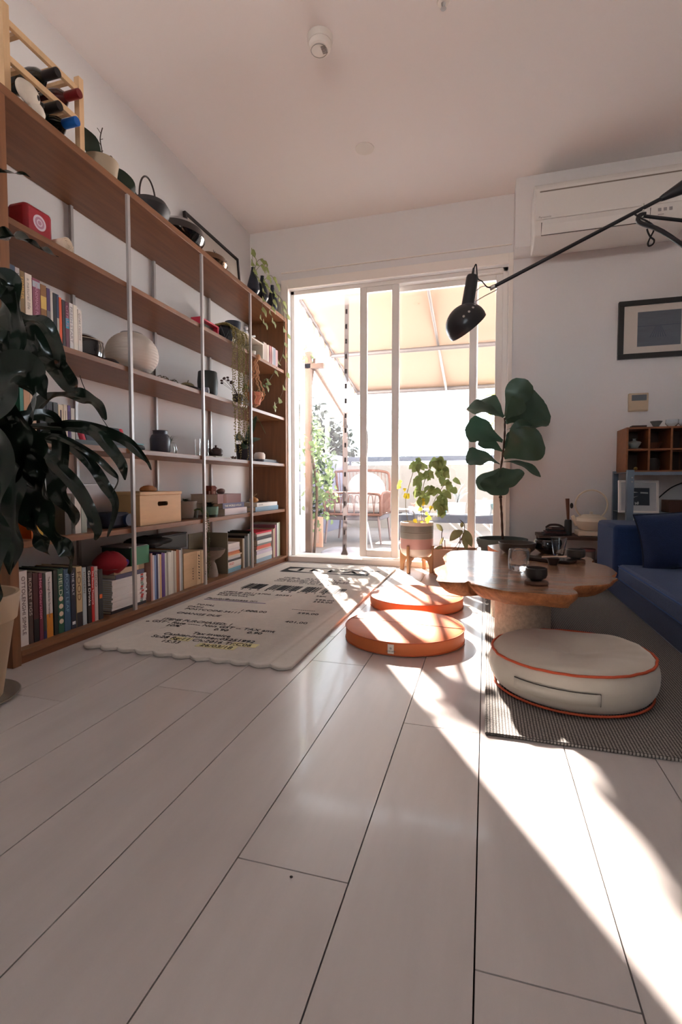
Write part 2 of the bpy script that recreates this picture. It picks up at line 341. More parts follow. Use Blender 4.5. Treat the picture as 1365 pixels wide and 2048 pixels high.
# logo: dark bar with a pale ellipse, letters inside
lg = MB(); bx0, bx1, by0, by1 = -1.358, -.737, 3.145, 3.345; cx, cyy = (bx0+bx1)/2, (by0+by1)/2
N_ = 48; ell = [(cx+.285*math.cos(a*2*math.pi/N_), cyy+.083*math.sin(a*2*math.pi/N_)) for a in range(N_)]
rect = []
for a in range(N_):
    c_, s_ = math.cos(a*2*math.pi/N_), math.sin(a*2*math.pi/N_); hw, hh = (bx1-bx0)/2, (by1-by0)/2; t = min(hw/max(abs(c_), 1e-6), hh/max(abs(s_), 1e-6)); rect.append((cx+c_*t, cyy+s_*t))
for cx_, cy2 in ((bx1, by1), (bx0, by1), (bx0, by0), (bx1, by0)):
    i = min(range(N_), key=lambda q: (rect[q][0]-cx_)**2+(rect[q][1]-cy2)**2); rect[i] = (cx_, cy2)
lg.add([(p[0], p[1], ZT) for p in ell]+[(p[0], p[1], ZT) for p in rect], [(i, (i+1) % N_, N_+(i+1) % N_, N_+i) for i in range(N_)][::1])
for k, ch in enumerate('IKEA'):
    for dx in (0, .004, .008): lg.text(ch, .125, TR((-1.268, -1.175, -1.045, -.935)[k]+dx, 3.205, ZT), (1.5, 1.2, 1.25, 1.3)[k], ext=.0004)
lg.text('(R)', .03, TR(-.725, 3.325, ZT))
obj('logo', lg, mat((26, 24, 28), .9), rg, smooth=False)
hl = MB(); hl.box(-1.175, -1.09, 1.643, 1.683, .0135, .0148).box(-.915, -.81, 1.645, 1.685, .0135, .0148).box(-1.035, -.875, 1.6, 1.64, .0135, .0148)
obj('highlighter_mark', hl, mat((206, 198, 150), .95), rg, smooth=False)
obj('underline_mark', box(-1.41, -1.06, 2.272, 2.284, .0135, .0149), mat((150, 138, 160), .95), rg, smooth=False)
# =============== orange floor cushions ===============
ORG = mat((208, 112, 62), .55, noise=.05, nscale=30)
def cushion(cx, cy, label, tagit):
    t = thing('floor_cushion', label, 'cushion', (cx, cy, 0), 'round orange floor cushions')
    R = .235; pr = [(.01, .001), (R-.008, .001), (R-.001, .005), (R, .012), (R, .044), (R-.001, .05), (R-.008, .054), (R*.6, .056), (.001, .0565)]
    obj('pad', MB().lathe(pr, 72, (cx, cy, 0)), ORG, t, angle=50)
    for z in (.0515, .006): obj('piping', MB().tube([(cx+(R+.0005)*math.cos(a*math.pi/36), cy+(R+.0005)*math.sin(a*math.pi/36), z) for a in range(72)], .0022, 6, True), mat((190, 92, 52), .5), t)
    obj('fold_seam', MB().add([(cx-R+.004, cy+.028, .0552), (cx+R-.004, cy-.012, .0552), (cx+R-.004, cy-.0095, .0572), (cx-R+.004, cy+.0305, .0572)], [(0, 1, 2, 3)]), mat((150, 70, 40), .6), t, smooth=False)
    if tagit:
        a0 = -1.62; q = MB(); vs = []
        for i in range(5):
            a = a0+(i-2)*.024
            for z in (.011, .045): vs.append((cx+(R+.0018)*math.cos(a), cy+(R+.0018)*math.sin(a), z))
        q.add(vs, [(2*i, 2*i+2, 2*i+3, 2*i+1) for i in range(4)])
        lb = obj('fabric_label', q, mat((240, 232, 222), .8), t)
        M = TR(cx+(R+.0028)*math.cos(a0), cy+(R+.0028)*math.sin(a0), .018) @ RX(a0+math.pi/2, 4, 'Z') @ RX(math.pi/2, 4, 'X')
        q = MB(); q.text('pure wild', .009, M, align='CENTER', ext=.0002); q.text('*', .022, M @ TR(0, .002, 0), align='CENTER', ext=.0002)
        obj('printed_logo', q, mat((120, 110, 104), .8), lb, smooth=False)
    return t
cushion(-.307, 1.968, 'round orange leather floor cushion, the nearer one with a small white label on its rim', True)
cushion(-.335, 2.53, 'round orange leather floor cushion, the farther one next to the table edge, without a label', False)

one('crumb', 'tiny dark crumb lying on the bare floor in the foreground', 'crumb', MB().sphere((*PZ(583, 1755, 0)[:2], .0012), .0028, .0022, .0012, 10, 6), mat((40, 30, 26), .8))
# =============== shelf contents ===============
Z1, Z2, Z3, Z4, Z5, Z6 = 1.905, 1.50, 1.135, .775, .42, .05
def yr(y0, y1): return (y0+y1)/2
PG = mat((218, 206, 186), .85)
def book(y0, y1, z, h, d, xs, col, label, group, text=None, tcol=(235, 228, 215), band=None, ts=.02, pages=True, name='book', cat='book', patch=None):
    """upright book, spine facing the room; y0..y1 thickness, h height, d depth"""
    x0, x1 = xs-d, xs; r = thing(name, label, cat, ((x0+x1)/2, (y0+y1)/2, z), group); cv = .0016
    m = mat(col, .5); mb = MB(); g = .0004
    mb.box(x0, x1, y0+g, y0+cv+g, z, z+h).box(x0, x1, y1-cv-g, y1-g, z, z+h).box(x1-cv, x1, y0+cv+g, y1-cv-g, z, z+h)
    obj('cover', mb, m, r, smooth=False)
    obj('pages', box(x0+.003, x1-cv-.0004, y0+cv+g+.0001, y1-cv-g-.0001, z+.002, z+h-.003), PG, r, smooth=False)
    if band: obj('spine_band', box(x1, x1+.0004, y0+g, y1-g, z+h*band[0], z+h*band[1]), mat(band[2], .5), r, smooth=False)
    if patch: obj('spine_patch', box(x1, x1+.0005, y0+(y1-y0)*.2, y1-(y1-y0)*.2, z+h*patch[0], z+h*patch[1]), mat(patch[2], .5), r, smooth=False)
    if text:
        sz = min(ts, (y1-y0)*.9); q = MB(); q.text(text, sz, face_x(x1+.0006, (y0+y1)/2-sz*.36, z+h*.93), sx=min(1.6, h*.86/(len(text)*sz*.62)), ext=.0002)
        obj('spine_title', q, mat(tcol, .5), r, smooth=False)
    return r
def flatbook(z, t, yc, L, d, xs, col, label, group, text=None, tcol=(240, 235, 225), ts=.014, rot=0, name='book', cat='book', band=None):
    """book lying flat, spine facing the room, L along y"""
    r = thing(name, label, cat, (xs-d/2, yc, z), group); M = TR(xs-d/2, yc, 0) @ RX(rot, 4, 'Z') @ TR(-(xs-d/2), -yc, 0)
    x0, x1, y0, y1 = xs-d, xs, yc-L/2, yc+L/2; cv = min(.0018, t*.2)
    mb = MB(M); mb.box(x0, x1, y0, y1, z+.0002, z+cv).box(x0, x1, y0, y1, z+t-cv, z+t-.0002).box(x1-cv, x1, y0, y1, z+cv, z+t-cv)
    obj('cover', mb, mat(col, .5), r, smooth=False)
    obj('pages', MB(M).box(x0+.003, x1-cv-.0003, y0+.003, y1-.003, z+cv+.0001, z+t-cv-.0001), PG, r, smooth=False)
    if band: obj('spine_band', MB(M).box(x1, x1+.0004, y0+L*band[0], y0+L*band[1], z+.0003, z+t-.0003), mat(band[2], .5), r, smooth=False)
    if text:
        q = MB(); q.text(text, min(ts, t*.9), M @ face_xh(x1+.0005, y0+L*.08, z+t*.5-min(ts, t*.9)*.36), sx=min(1.5, L*.8/(len(text)*min(ts, t*.9)*.62)), ext=.0002)
        obj('spine_title', q, mat(tcol, .5), r, smooth=False)
    return r
# --- bottom row ---
G = 'cookbooks on the bottom shelf'
B = [(1.327, 1.358, .265, (222, 214, 210), 'OTTOLENGHI SIMPLE', (90, 70, 70), 'white thick cookbook, first book on the bottom shelf by the left panel', None, None, .02),
 (1.360, 1.378, .255, (72, 56, 52), 'ROAST FIGS', (190, 175, 165), 'dark brown book right after the white cookbook on the bottom shelf', None, None, .016),
 (1.380, 1.402, .25, (70, 24, 28), None, None, 'dark maroon book with a black foot on the bottom shelf', (0, .33, (16, 14, 16)), None, 0),
 (1.404, 1.420, .245, (112, 40, 62), 'Hot Generation', (235, 150, 180), 'plum red book with pink title on the bottom shelf', None, None, .016),
 (1.421, 1.433, .24, (40, 52, 50), None, None, 'thin dark teal book left of the white and orange one', (0, .12, (40, 40, 90)), None, 0),
 (1.434, 1.462, .243, (214, 208, 206), 'The Borough Book for Fermentation', (80, 80, 84), 'white and orange cookbook on the bottom shelf', (0, .36, (206, 130, 40)), None, .012),
 (1.468, 1.486, .245, (18, 34, 30), None, None, 'blackish green book left of the one with round medallions', None, None, 0),
 (1.487, 1.513, .246, (24, 86, 66), 'FIELD', (205, 214, 190), 'green book with four round cream medallions on its spine', None, None, .022),
 (1.515, 1.545, .24, (46, 82, 112), 'ROOT LEAF', (120, 160, 190), 'steel blue cookbook between green and navy books', None, None, .018),
 (1.547, 1.572, .238, (20, 28, 50), 'THE SALT', (200, 205, 215), 'navy blue book with a white dot at the foot of its spine', None, (.07, .12, (225, 225, 225)), .013),
 (1.575, 1.604, .24, (196, 170, 128), 'FOOD', (120, 86, 50), 'thick tan book lettered FOOD with a dark foot', (0, .24, (34, 28, 34)), None, .034),
 (1.606, 1.626, .232, (176, 190, 196), 'MODERN', (110, 90, 90), 'pale grey blue book next to the FOOD book', None, None, .013),
 (1.632, 1.652, .233, (26, 20, 22), 'Good Drinks', (240, 236, 230), 'black book with white title Good Drinks', None, None, .017),
 (1.653, 1.668, .228, (196, 34, 34), 'The Flavour Thesaurus', (240, 230, 225), 'bright red book on the bottom shelf', None, None, .011),
 (1.670, 1.688, .226, (196, 180, 178), 'COCO', (40, 34, 34), 'pale pinkish book right of the bright red one', None, None, .014),
 (1.692, 1.716, .21, (34, 38, 42), None, None, 'short dark book with an orange patch left of the magazine pile', None, (.42, .5, (226, 104, 40)), 0)]
for y0, y1, h, col, tx, tc, lb, band, patch, ts in B:
    r = book(y0, y1, Z6, h, .20, -1.548, col, lb, G, tx, tc or (0, 0, 0), band, ts or .02, patch=patch)
    if 'four round' in lb:
        for k in range(4): obj('medallion', MB().cyl((-1.548, (y0+y1)/2, Z6+.045+k*.029), (-1.5472, (y0+y1)/2, Z6+.045+k*.029), .0095, seg=20), mat((220, 200, 176), .6), r)
# magazine pile
G = 'white magazines in the pile on the bottom shelf'
flatbook(Z6, .014, 1.885, .232, .20, -1.555, (24, 24, 32), 'black flat book under the pile of white magazines', None)
for k in range(14):
    z = Z6+.0142+k*.0094; pl = ('lowest', 'second lowest', 'third from the bottom', 'fourth from the bottom', 'fifth from the bottom', 'sixth from the bottom', 'seventh from the bottom', 'seventh from the top', 'sixth from the top', 'fifth from the top', 'fourth from the top', 'third from the top', 'second from the top', 'topmost')[k]
    flatbook(z, .0092, 1.888+random.uniform(-.003, .003), .226, .19, -1.553+random.uniform(-.003, .002), (232, 228, 226), 'thin white magazine, %s in the pile of white magazines' % pl, G, name='magazine', cat='magazine', band=(.82, .9, (random.choice([(150, 120, 120), (110, 110, 120), (190, 60, 50), (120, 140, 130)]))))
z = Z6+.0142+14*.0094
flatbook(z, .02, 1.90, .19, .16, -1.558, (78, 76, 104), 'dull violet book lying on the white magazine pile', None, None)
flatbook(z+.0202, .024, 1.90, .20, .16, -1.562, (150, 124, 96), 'tan boxed book lying on top of the magazine pile', None, None, band=(.2, .8, (196, 170, 140)), name='boxed_book')
# cap and green box on the pile
zt = z+.0444
t = thing('cap', 'crimson red cap lying on the pile behind the first steel post', 'cap', (-1.60, 1.82, zt))
obj('crown', MB().sphere((-1.60, 1.815, zt+.028), .078, .062, .05, 24, 12, fn=lambda a, th: 1+.05*math.sin(3*a)+.04*math.sin(5*th)), mat((150, 24, 38), .7, noise=.25, nscale=14), t, angle=0)
obj('brim', MB().add([(-1.60+.066*math.cos(a)+.0*k, 1.79-.03*k+(-.055)*math.sin(a), zt+.006+.004*k) for k in (0, 1) for a in [math.pi*j/10 for j in range(11)]], [(j, j+1, 12+j, 11+j) for j in range(10)]), mat((110, 22, 32), .7), t, solid=.003)
obj('emblem', MB().sphere((-1.527, 1.838, zt+.03), .004, .016, .014), mat((80, 60, 150), .7), t)
t = thing('storage_box', 'dark green lidded box on the magazine pile beside the red cap', 'box', (-1.64, 1.98, zt))
obj('body', box(-1.72, -1.563, 1.905, 2.028, zt+.0005, zt+.082), mat((18, 52, 40), .5), t, smooth=False, bevel=.002)
obj('spine_edge', box(-1.562, -1.556, 1.905, 2.03, zt+.0005, zt+.084), mat((40, 120, 84), .5), t, smooth=False)
obj('lid', box(-1.722, -1.563, 1.90, 2.03, zt+.0825, zt+.088), mat((110, 106, 104), .5), t, smooth=False)
# records / thin volumes
G = 'thin upright volumes between the magazine pile and the wooden box'
cl = [(186, 140, 130), (214, 210, 220), (120, 150, 200), (40, 48, 96), (206, 200, 196), (212, 176, 132), (84, 50, 120), (100, 64, 140), (196, 198, 190), (150, 146, 136), (222, 222, 214), (226, 224, 216), (216, 214, 204), (168, 160, 150), (196, 186, 168), (170, 104, 60), (150, 92, 56), (206, 204, 200), (150, 158, 160)]
nm = ['salmon pink', 'pale lilac', 'sky blue', 'dark indigo', 'light grey', 'apricot tan', 'deep violet', 'bright violet', 'greenish white', 'putty grey', 'cool white', 'plain white', 'ivory', 'warm grey', 'beige', 'copper orange', 'rust brown', 'silver white', 'bluish grey']
y = 2.033
for k, (c_, n_) in enumerate(zip(cl, nm)):
    wd = (2.295-2.033)/len(cl); nb = nm[k-1] if k else 'tall post'
    book(y, y+wd-.0006, Z6, .232-.008*(k > 0)-(k % 3)*.003, .20, -1.55, c_, '%s thin upright volume right of the %s one on the bottom shelf' % (n_, nb) if k else 'salmon pink thin volume standing right beside the magazine pile', G, name='thin_volume', cat='book'); y += wd
# raven-like black cloth and black box above
t = one('cloth_bundle', 'black crumpled cloth bundle lying on the row of thin volumes', 'cloth', MB().sphere((-1.66, 2.16, .322), .09, .125, .028, 28, 14, fn=lambda a, th: 1+.12*math.sin(4*a+th*3)+.06*math.sin(9*a)), mat((22, 20, 22), .8), angle=0)
t = thing('wooden_box', 'pale wooden box with painted characters on the bottom shelf', 'box', (-1.65, 2.41, Z6))
WB = mat((204, 172, 132), .55, noise=.1, nscale=3, stretch=(2, 2, 14))
obj('body', box(-1.76, -1.551, 2.307, 2.432, Z6+.0003, Z6+.193), WB, t, smooth=False, bevel=.002)
obj('lid', box(-1.762, -1.549, 2.474, 2.52, Z6+.0003, Z6+.188), WB, t, smooth=False, bevel=.001)
obj('side_panel', box(-1.76, -1.551, 2.4325, 2.4735, Z6+.0003, Z6+.19), mat((212, 182, 142), .55), t, smooth=False, bevel=.001)
q = MB()
for k in range(9): q.box(-1.5506, -1.5498, 2.452+(k % 2)*.004, 2.46, Z6+.03+k*.016, Z6+.037+k*.016).box(-1.5506, -1.5498, 2.4475, 2.449+.002*(k % 3), Z6+.033+k*.016, Z6+.041+k*.016)
for k in range(5): q.box(-1.5506, -1.5498, 2.39, 2.397, Z6+.04+k*.014, Z6+.045+k*.014)
obj('painted_characters', q, mat((50, 36, 30), .7), t, smooth=False)
t = thing('storage_box', 'black storage box behind and above the pale wooden box', 'box', (-1.76, 2.4, .245))
obj('body', box(-1.80, -1.70, 2.27, 2.56, .246, .325), BLK, t, smooth=False, bevel=.002); obj('lid', box(-1.802, -1.698, 2.265, 2.565, .3255, .333), BLK, t, smooth=False, bevel=.002)
tag(obj('picture_board', box(-1.70, -1.695, 2.575, 2.78, Z6, Z6+.268), mat((112, 106, 84), .6, noise=.3, nscale=7), smooth=False), 'olive grey picture board standing behind the stone pedestal bowl', 'board')
tag(obj('picture_board', box(-1.75, -1.556, 2.788, 2.794, Z6, Z6+.26), mat((128, 126, 110), .6), smooth=False), 'grey green board standing edge on left of the first book pile', 'board')
t = thing('pedestal_bowl', 'grey stone pedestal bowl on the bottom shelf', 'bowl', (-1.60, 2.69, Z6))
ST = mat((136, 128, 120), .85, noise=.15, nscale=30, bump=.3, bscale=120)
pr = [(.002, .103), (.03, .104), (.06, .12), (.082, .146), (.088, .165), (.09, .168), (.085, .167), (.078, .15), (.05, .128), (.001, .118)]
obj('dish', MB().lathe(pr, 36, (-1.612, 2.68, Z6)), ST, t)
obj('pedestal', MB().lathe([(.042, .0005), (.045, .012), (.04, .04), (.032, .075), (.024, .09), (.026, .1025)], 30, (-1.612, 2.68, Z6)), ST, t)
# first pile
G = 'books in the pile right of the pedestal bowl'
pile = [(.016, (120, 160, 180), 'steel blue', .168), (.011, (110, 170, 190), 'turquoise', .172), (.012, (214, 206, 200), 'cream', .18), (.03, (224, 218, 212), 'white red lettered', .175), (.013, (44, 44, 50), 'charcoal', .176), (.018, (196, 196, 200), 'grey lettered', .17), (.010, (214, 196, 170), 'buff', .18), (.014, (214, 130, 84), 'orange', .155), (.009, (196, 116, 80), 'terracotta', .15), (.020, (206, 200, 204), 'silver grey', .155), (.016, (222, 216, 216), 'off white', .152), (.014, (228, 222, 220), 'bright white', .15)]
z = Z6; prev = 'the shelf board'
for t_, c_, n_, L_ in pile:
    flatbook(z, t_, 2.80+L_/2+.004, L_, .15, -1.56+random.uniform(-.004, .003), c_, '%s book in the pile beside the stone bowl, lying on %s' % (n_, prev), G, text='RED' if 'red lettered' in n_ else None, tcol=(200, 40, 44), ts=.022); z += t_+.0002; prev = 'the %s one' % n_
G = 'upright books between the two piles'
for y0, y1, h, c_, n_ in [(2.994, 3.012, .20, (150, 132, 104), 'tan upright book right of the pile beside the stone bowl'), (3.013, 3.024, .2, (206, 204, 196), 'slim ivory upright book left of the dark patterned one'), (3.025, 3.05, .215, (40, 42, 46), 'dark patterned upright book behind the last steel post'), (3.052, 3.075, .21, (60, 66, 62), 'dark grey upright book behind the last steel post'), (3.076, 3.10, .225, (150, 150, 146), 'light grey upright book just right of the last steel post'), (3.102, 3.135, .235, (28, 58, 54), 'dark teal upright book left of the red topped pile'), (3.137, 3.165, .24, (62, 58, 44), 'olive black upright book touching the red topped pile')]:
    book(y0, y1, Z6, h, .17, -1.56, c_, n_, G, patch=(.5, .7, (206, 196, 60)) if 'olive' in n_ else None)
G = 'books in the red topped pile'
pile = [(.03, (150, 178, 196), 'light blue', .26), (.03, (222, 220, 218), 'white paged', .27), (.026, (196, 186, 206), 'lavender', .26), (.009, (206, 190, 180), 'beige', .26), (.026, (206, 96, 76), 'coral', .24), (.014, (120, 128, 126), 'grey green', .24), (.026, (206, 208, 206), 'pearl grey', .25), (.012, (60, 60, 64), 'blackish', .26), (.014, (70, 72, 76), 'slate', .25), (.018, (196, 190, 186), 'stone coloured', .25), (.012, (214, 50, 72), 'crimson', .27)]
z = Z6; prev = 'the shelf board'
for t_, c_, n_, L_ in pile:
    flatbook(z, t_, 3.34, L_, .17, -1.56+random.uniform(-.004, .003), c_, '%s book in the red topped pile, lying on %s' % (n_, prev), G); z += t_+.0002; prev = 'the %s one' % n_
G = 'upright books at the right end of the bottom shelf'
for y0, y1, h, c_, n_ in [(3.50, 3.513, .22, (196, 180, 170), 'slim rosy beige book at the right end of the bottom shelf'), (3.515, 3.53, .225, (190, 170, 130), 'straw coloured book at the right end of the bottom shelf'), (3.532, 3.558, .25, (150, 96, 110), 'book with a wine red top at the right end of the bottom shelf'), (3.56, 3.57, .245, (28, 32, 60), 'slim navy book at the right end of the bottom shelf'), (3.572, 3.60, .262, (206, 208, 200), 'tall pale grey book at the right end of the bottom shelf'), (3.602, 3.63, .265, (160, 170, 140), 'sage green book, last on the bottom shelf')]:
    book(y0, y1, Z6, h, .2, -1.56, c_, n_, G)
# --- fifth level (z .42) ---
tag(obj('laptop', MB(TR(-1.70, 1.8, Z5) @ RX(.12, 4, 'Y')).box(-.006, .006, -.135, .14, .001, .20), mat((168, 170, 176), .35, metal=.5), smooth=False, bevel=.004), 'closed silver laptop standing upright behind the plant leaves', 'laptop')
t = thing('camera_bag', 'dark navy camera bag left of the pine box', 'bag', (-1.62, 1.87, Z5))
obj('body', box(-1.69, -1.57, 1.80, 1.925, Z5+.0005, Z5+.07), mat((20, 26, 46), .7), t, bevel=.015); obj('lens_cap', MB().cyl((-1.57, 1.90, Z5+.035), (-1.555, 1.90, Z5+.035), .028, seg=20), mat((36, 50, 80), .4), t)
G = 'books behind the plant leaves on the fifth level'
for y0, y1, h, c_, n_ in [(1.40, 1.425, .13, (214, 110, 30), 'orange book behind the plant on the second board up'), (1.426, 1.45, .12, (214, 180, 60), 'yellow book behind the plant on the second board up'), (1.60, 1.63, .16, (206, 204, 198), 'white book standing left of the silver laptop'), (1.55, 1.58, .15, (80, 76, 70), 'grey brown book behind the plant left of the white one'), (1.632, 1.66, .15, (150, 160, 150), 'grey green book touching the white one left of the laptop')]:
    book(y0, y1, Z5, h, .15, -1.57, c_, n_, G)
t = thing('pine_box', 'square pine box with lid and oval handle hole', 'box', (-1.65, 2.125, Z5))
PW = mat((206, 166, 118), .5, noise=.08, nscale=2.5, stretch=(3, 3, 16))
x0, x1, ya, yb, h = -1.735, -1.56, 1.945, 2.306, .15
x0, ya = -1.76, 2.115
mb = MB(); ya, yb = 1.965, 2.29
# front wall with a real slot
zc_ = Z5+.10; sl_, sh_ = .042, .011; yc_ = (ya+yb)/2+.01
def slotwall(x, y0, y1, z0, z1, yc, zc, a, b, th):
    n = 24; hole = [(yc+(a-b)*(1 if math.cos(q) > 0 else -1)+b*math.cos(q), zc+b*math.sin(q)) for q in [2*math.pi*(k+.5)/n for k in range(n)]]
    out = []
    for yy, zz in hole:
        dy, dz = yy-yc, zz-zc; t_ = min(((y1-yc) if dy > 0 else (yc-y0))/max(abs(dy), 1e-6), ((z1-zc) if dz > 0 else (zc-z0))/max(abs(dz), 1e-6)); out.append((yc+dy*t_, zc+dz*t_))
    for cyy_, czz in ((y0, z0), (y0, z1), (y1, z0), (y1, z1)):
        i = min(range(n), key=lambda q: (out[q][0]-cyy_)**2+(out[q][1]-czz)**2); out[i] = (cyy_, czz)
    m = MB(); vs = [(x, *p) for p in hole]+[(x, *p) for p in out]+[(x-th, *p) for p in hole]+[(x-th, *p) for p in out]
    fs = []
    for i in range(n):
        j = (i+1) % n; fs += [(i, n+i, n+j, j), (2*n+i, 2*n+j, 3*n+j, 3*n+i), (i, j, 2*n+j, 2*n+i), (n+i, 3*n+i, 3*n+j, n+j)]
    return m.add(vs, fs)
mb = slotwall(-1.552, ya, yb, Z5+.0005, Z5+.143, yc_, zc_, sl_, sh_, .01)
mb.box(-1.76, -1.75, ya, yb, Z5+.0005, Z5+.143).box(-1.75, -1.562, ya, ya+.01, Z5+.0005, Z5+.143).box(-1.75, -1.562, yb-.01, yb, Z5+.0005, Z5+.143).box(-1.75, -1.562, ya+.01, yb-.01, Z5+.0005, Z5+.008)
obj('body', mb, PW, t, smooth=False); obj('lid', box(-1.765, -1.547, ya-.005, yb+.005, Z5+.1435, Z5+.160), PW, t, smooth=False, bevel=.003)
one('carved_bread', 'small light brown bun shaped carving on the pine box lid', 'ornament', MB().lathe([(.05, .0), (.056, .008), (.05, .018), (.03, .027), (.001, .03)], 24, (-1.63, 2.13, Z5+.1605), sx=.6, fn=lambda a, u: 1+.06*math.sin(6*a)), mat((170, 112, 66), .7), angle=0)
def pot(r, c, prof, m, seg=32, name='pot', fn=None): return obj(name, MB().lathe(prof, seg, c, fn=fn), m, r, angle=50)
def cup(r0, r1, h, th=.005, base=.006):
    return [(.001, .0005), (r0, .0005), (r1, h), (r1-th, h), (r0-th*.8, base), (.001, base)]
def tuft(mb, c, n, L, w, up=.6, spread=1, seed=0, droop=.2, shape='spear'):
    rnd = random.Random(seed)
    for k in range(n):
        a = rnd.uniform(0, 2*math.pi); e = rnd.uniform(.25, 1)*spread; l = L*rnd.uniform(.6, 1.1); d = Vector((math.cos(a)*e, math.sin(a)*e, up*rnd.uniform(.7, 1.2))).normalized()
        mb.leaf(Vector(c)+Vector((math.cos(a), math.sin(a), 0))*w*.5, Vector(c)+d*l, w*rnd.uniform(.7, 1), Vector((-d.x*d.z, -d.y*d.z, 1-d.z*d.z))+Vector((0, 0, .01)), droop, shape, 7, ph=k)
    return mb
t = thing('potted_succulent', 'grey ribbed pot with mossy succulents right of the pine box', 'potted plant', (-1.63, 2.45, Z5))
pot(t, (-1.63, 2.45, Z5+.006), cup(.045, .062, .095), mat((140, 134, 128), .85, bump=.3), fn=lambda a, u: 1+.02*math.sin(24*a))
obj('saucer', MB().lathe([(.001, .0005), (.055, .0005), (.064, .008), (.06, .008), (.052, .0055), (.001, .0055)], 28, (-1.63, 2.45, Z5)), mat((150, 142, 134), .8), t)
obj('foliage', tuft(MB(), (-1.63, 2.45, Z5+.095), 70, .035, .006, .6, 2.2, 5), GREEN, t); obj('soil', MB().cyl((-1.63, 2.45, Z5+.085), (-1.63, 2.45, Z5+.09), .052, seg=24), SOIL, t)
# trailing bit down the second post
t = thing('trailing_succulent', 'small green trailing plant hanging beside the middle steel post', 'plant', (-1.56, 2.475, Z5))
q = MB()
for k in range(7):
    rnd = random.Random(k); y = 2.475+rnd.uniform(-.03, .03); L = rnd.uniform(.08, .36); x = -1.53+rnd.uniform(-.005, .012) 
    pts = spl([(x-.05, y, Z5+.05), (x-.012, y, Z5+.055), (x+.012, y+.005, Z5), (x+.01, y+.012, Z5-L*.5), (x+.012, y+rnd.uniform(-.01, .02), Z5-L)], 40)
    for i, p in enumerate(pts):
        if i % 1 == 0: q.sphere(p+Vector((rnd.uniform(-.004, .004), rnd.uniform(-.005, .005), 0)), .0032, seg=6, rings=4)
obj('strands', q, mat((74, 96, 48), .6), t, angle=0)
pot(t, (-1.60, 2.482, Z5), cup(.022, .03, .05), mat((70, 74, 66), .6))
t = thing('succulent_tin', 'low mint green tin with a dark succulent beside the book pile', 'potted plant', (-1.60, 2.66, Z5))
obj('tin', MB().lathe(cup(.048, .05, .048), 28, (-1.60, 2.66, Z5+.012)), mat((92, 132, 116), .5), t); obj('base', MB().cyl((-1.6, 2.66, Z5+.0003), (-1.6, 2.66, Z5+.0118), .043, seg=24), mat((40, 50, 44), .6), t)
obj('foliage', tuft(MB(), (-1.60, 2.66, Z5+.055), 26, .05, .012, .5, 1.2, 9), mat((34, 52, 40), .5), t)
G = 'books lying under the little brick house'
flatbook(Z5, .042, 2.92, .30, .20, -1.562, (214, 208, 214), 'thick pale lilac white book at the bottom of the pile under the brown tome', G)
flatbook(Z5+.0422, .034, 2.895, .285, .19, -1.566, (84, 82, 122), 'violet blue book with white title in the pile under the brown tome', G, 'THE WORLD ATLAS', ts=.018)
r = flatbook(Z5+.0764, .058, 2.84, .30, .19, -1.565, (126, 78, 76), 'thick brown leather tome on top of its pile', G)
q = MB()
for y in (2.76, 2.772, 2.79): q.box(-1.565, -1.5635, y, y+.004, Z5+.078, Z5+.132)
obj('raised_bands', q, mat((146, 98, 92), .5), r, smooth=False)
zt = Z5+.0764+.058
t = thing('model_house', 'tiny reddish brown model house standing on the leather tome', 'ornament', (-1.62, 2.71, zt)); BR = mat((128, 66, 48), .8, noise=.2, nscale=60)
obj('walls', box(-1.645, -1.60, 2.68, 2.735, zt+.0003, zt+.035), BR, t, smooth=False)
obj('roof', MB().add([(-1.65, 2.675, zt+.0353), (-1.595, 2.675, zt+.0353), (-1.595, 2.74, zt+.0353), (-1.65, 2.74, zt+.0353), (-1.64, 2.685, zt+.052), (-1.605, 2.685, zt+.052), (-1.605, 2.73, zt+.052), (-1.64, 2.73, zt+.052)], [(0, 3, 2, 1), (4, 5, 6, 7), (0, 1, 5, 4), (1, 2, 6, 5), (2, 3, 7, 6), (3, 0, 4, 7)]), mat((110, 50, 40), .8), t, smooth=False)
obj('annex', box(-1.64, -1.605, 2.655, 2.679, zt+.0003, zt+.02), mat((90, 50, 42), .8), t, smooth=False); obj('gate', box(-1.5995, -1.598, 2.70, 2.715, zt+.0003, zt+.018), mat((186, 150, 130), .8), t, smooth=False)
one('stone', 'small grey pink stone on the leather tome beside the model house', 'stone', MB().sphere((-1.63, 2.845, zt+.016), .026, .032, .0165, 16, 10, fn=lambda a, th: 1+.1*math.sin(3*a+th*2)), mat((150, 128, 126), .8, noise=.3, nscale=30), angle=0)
G = 'books at the right end of the fifth level'
flatbook(Z5, .032, 3.40, .40, .18, -1.562, (120, 150, 170), 'pale blue book at the bottom of the pile with the onion on it', G)
flatbook(Z5+.0322, .028, 3.41, .36, .175, -1.565, (206, 204, 200), 'white spined book above the pale blue one', G, 'NATURE', (80, 84, 90), ts=.012)
zt = Z5+.0604
one('plate', 'thin dark plate on the pile with the dried onion', 'plate', MB().lathe([(.001, .0), (.07, .0), (.085, .006), (.082, .007), (.068, .003), (.001, .003)], 36, (-1.66, 3.44, zt+.0002)), BLKG)
t = thing('dried_bulb', 'brown dried onion bulb with wispy roots on the book pile', 'ornament', (-1.60, 3.24, zt))
obj('bulb', MB().lathe([(.001, .001), (.02, .003), (.036, .016), (.03, .032), (.012, .04), (.003, .046)], 20, (-1.60, 3.25, zt)), mat((170, 118, 62), .5, noise=.3, nscale=12, stretch=(4, 4, 1)), t)
q = MB()
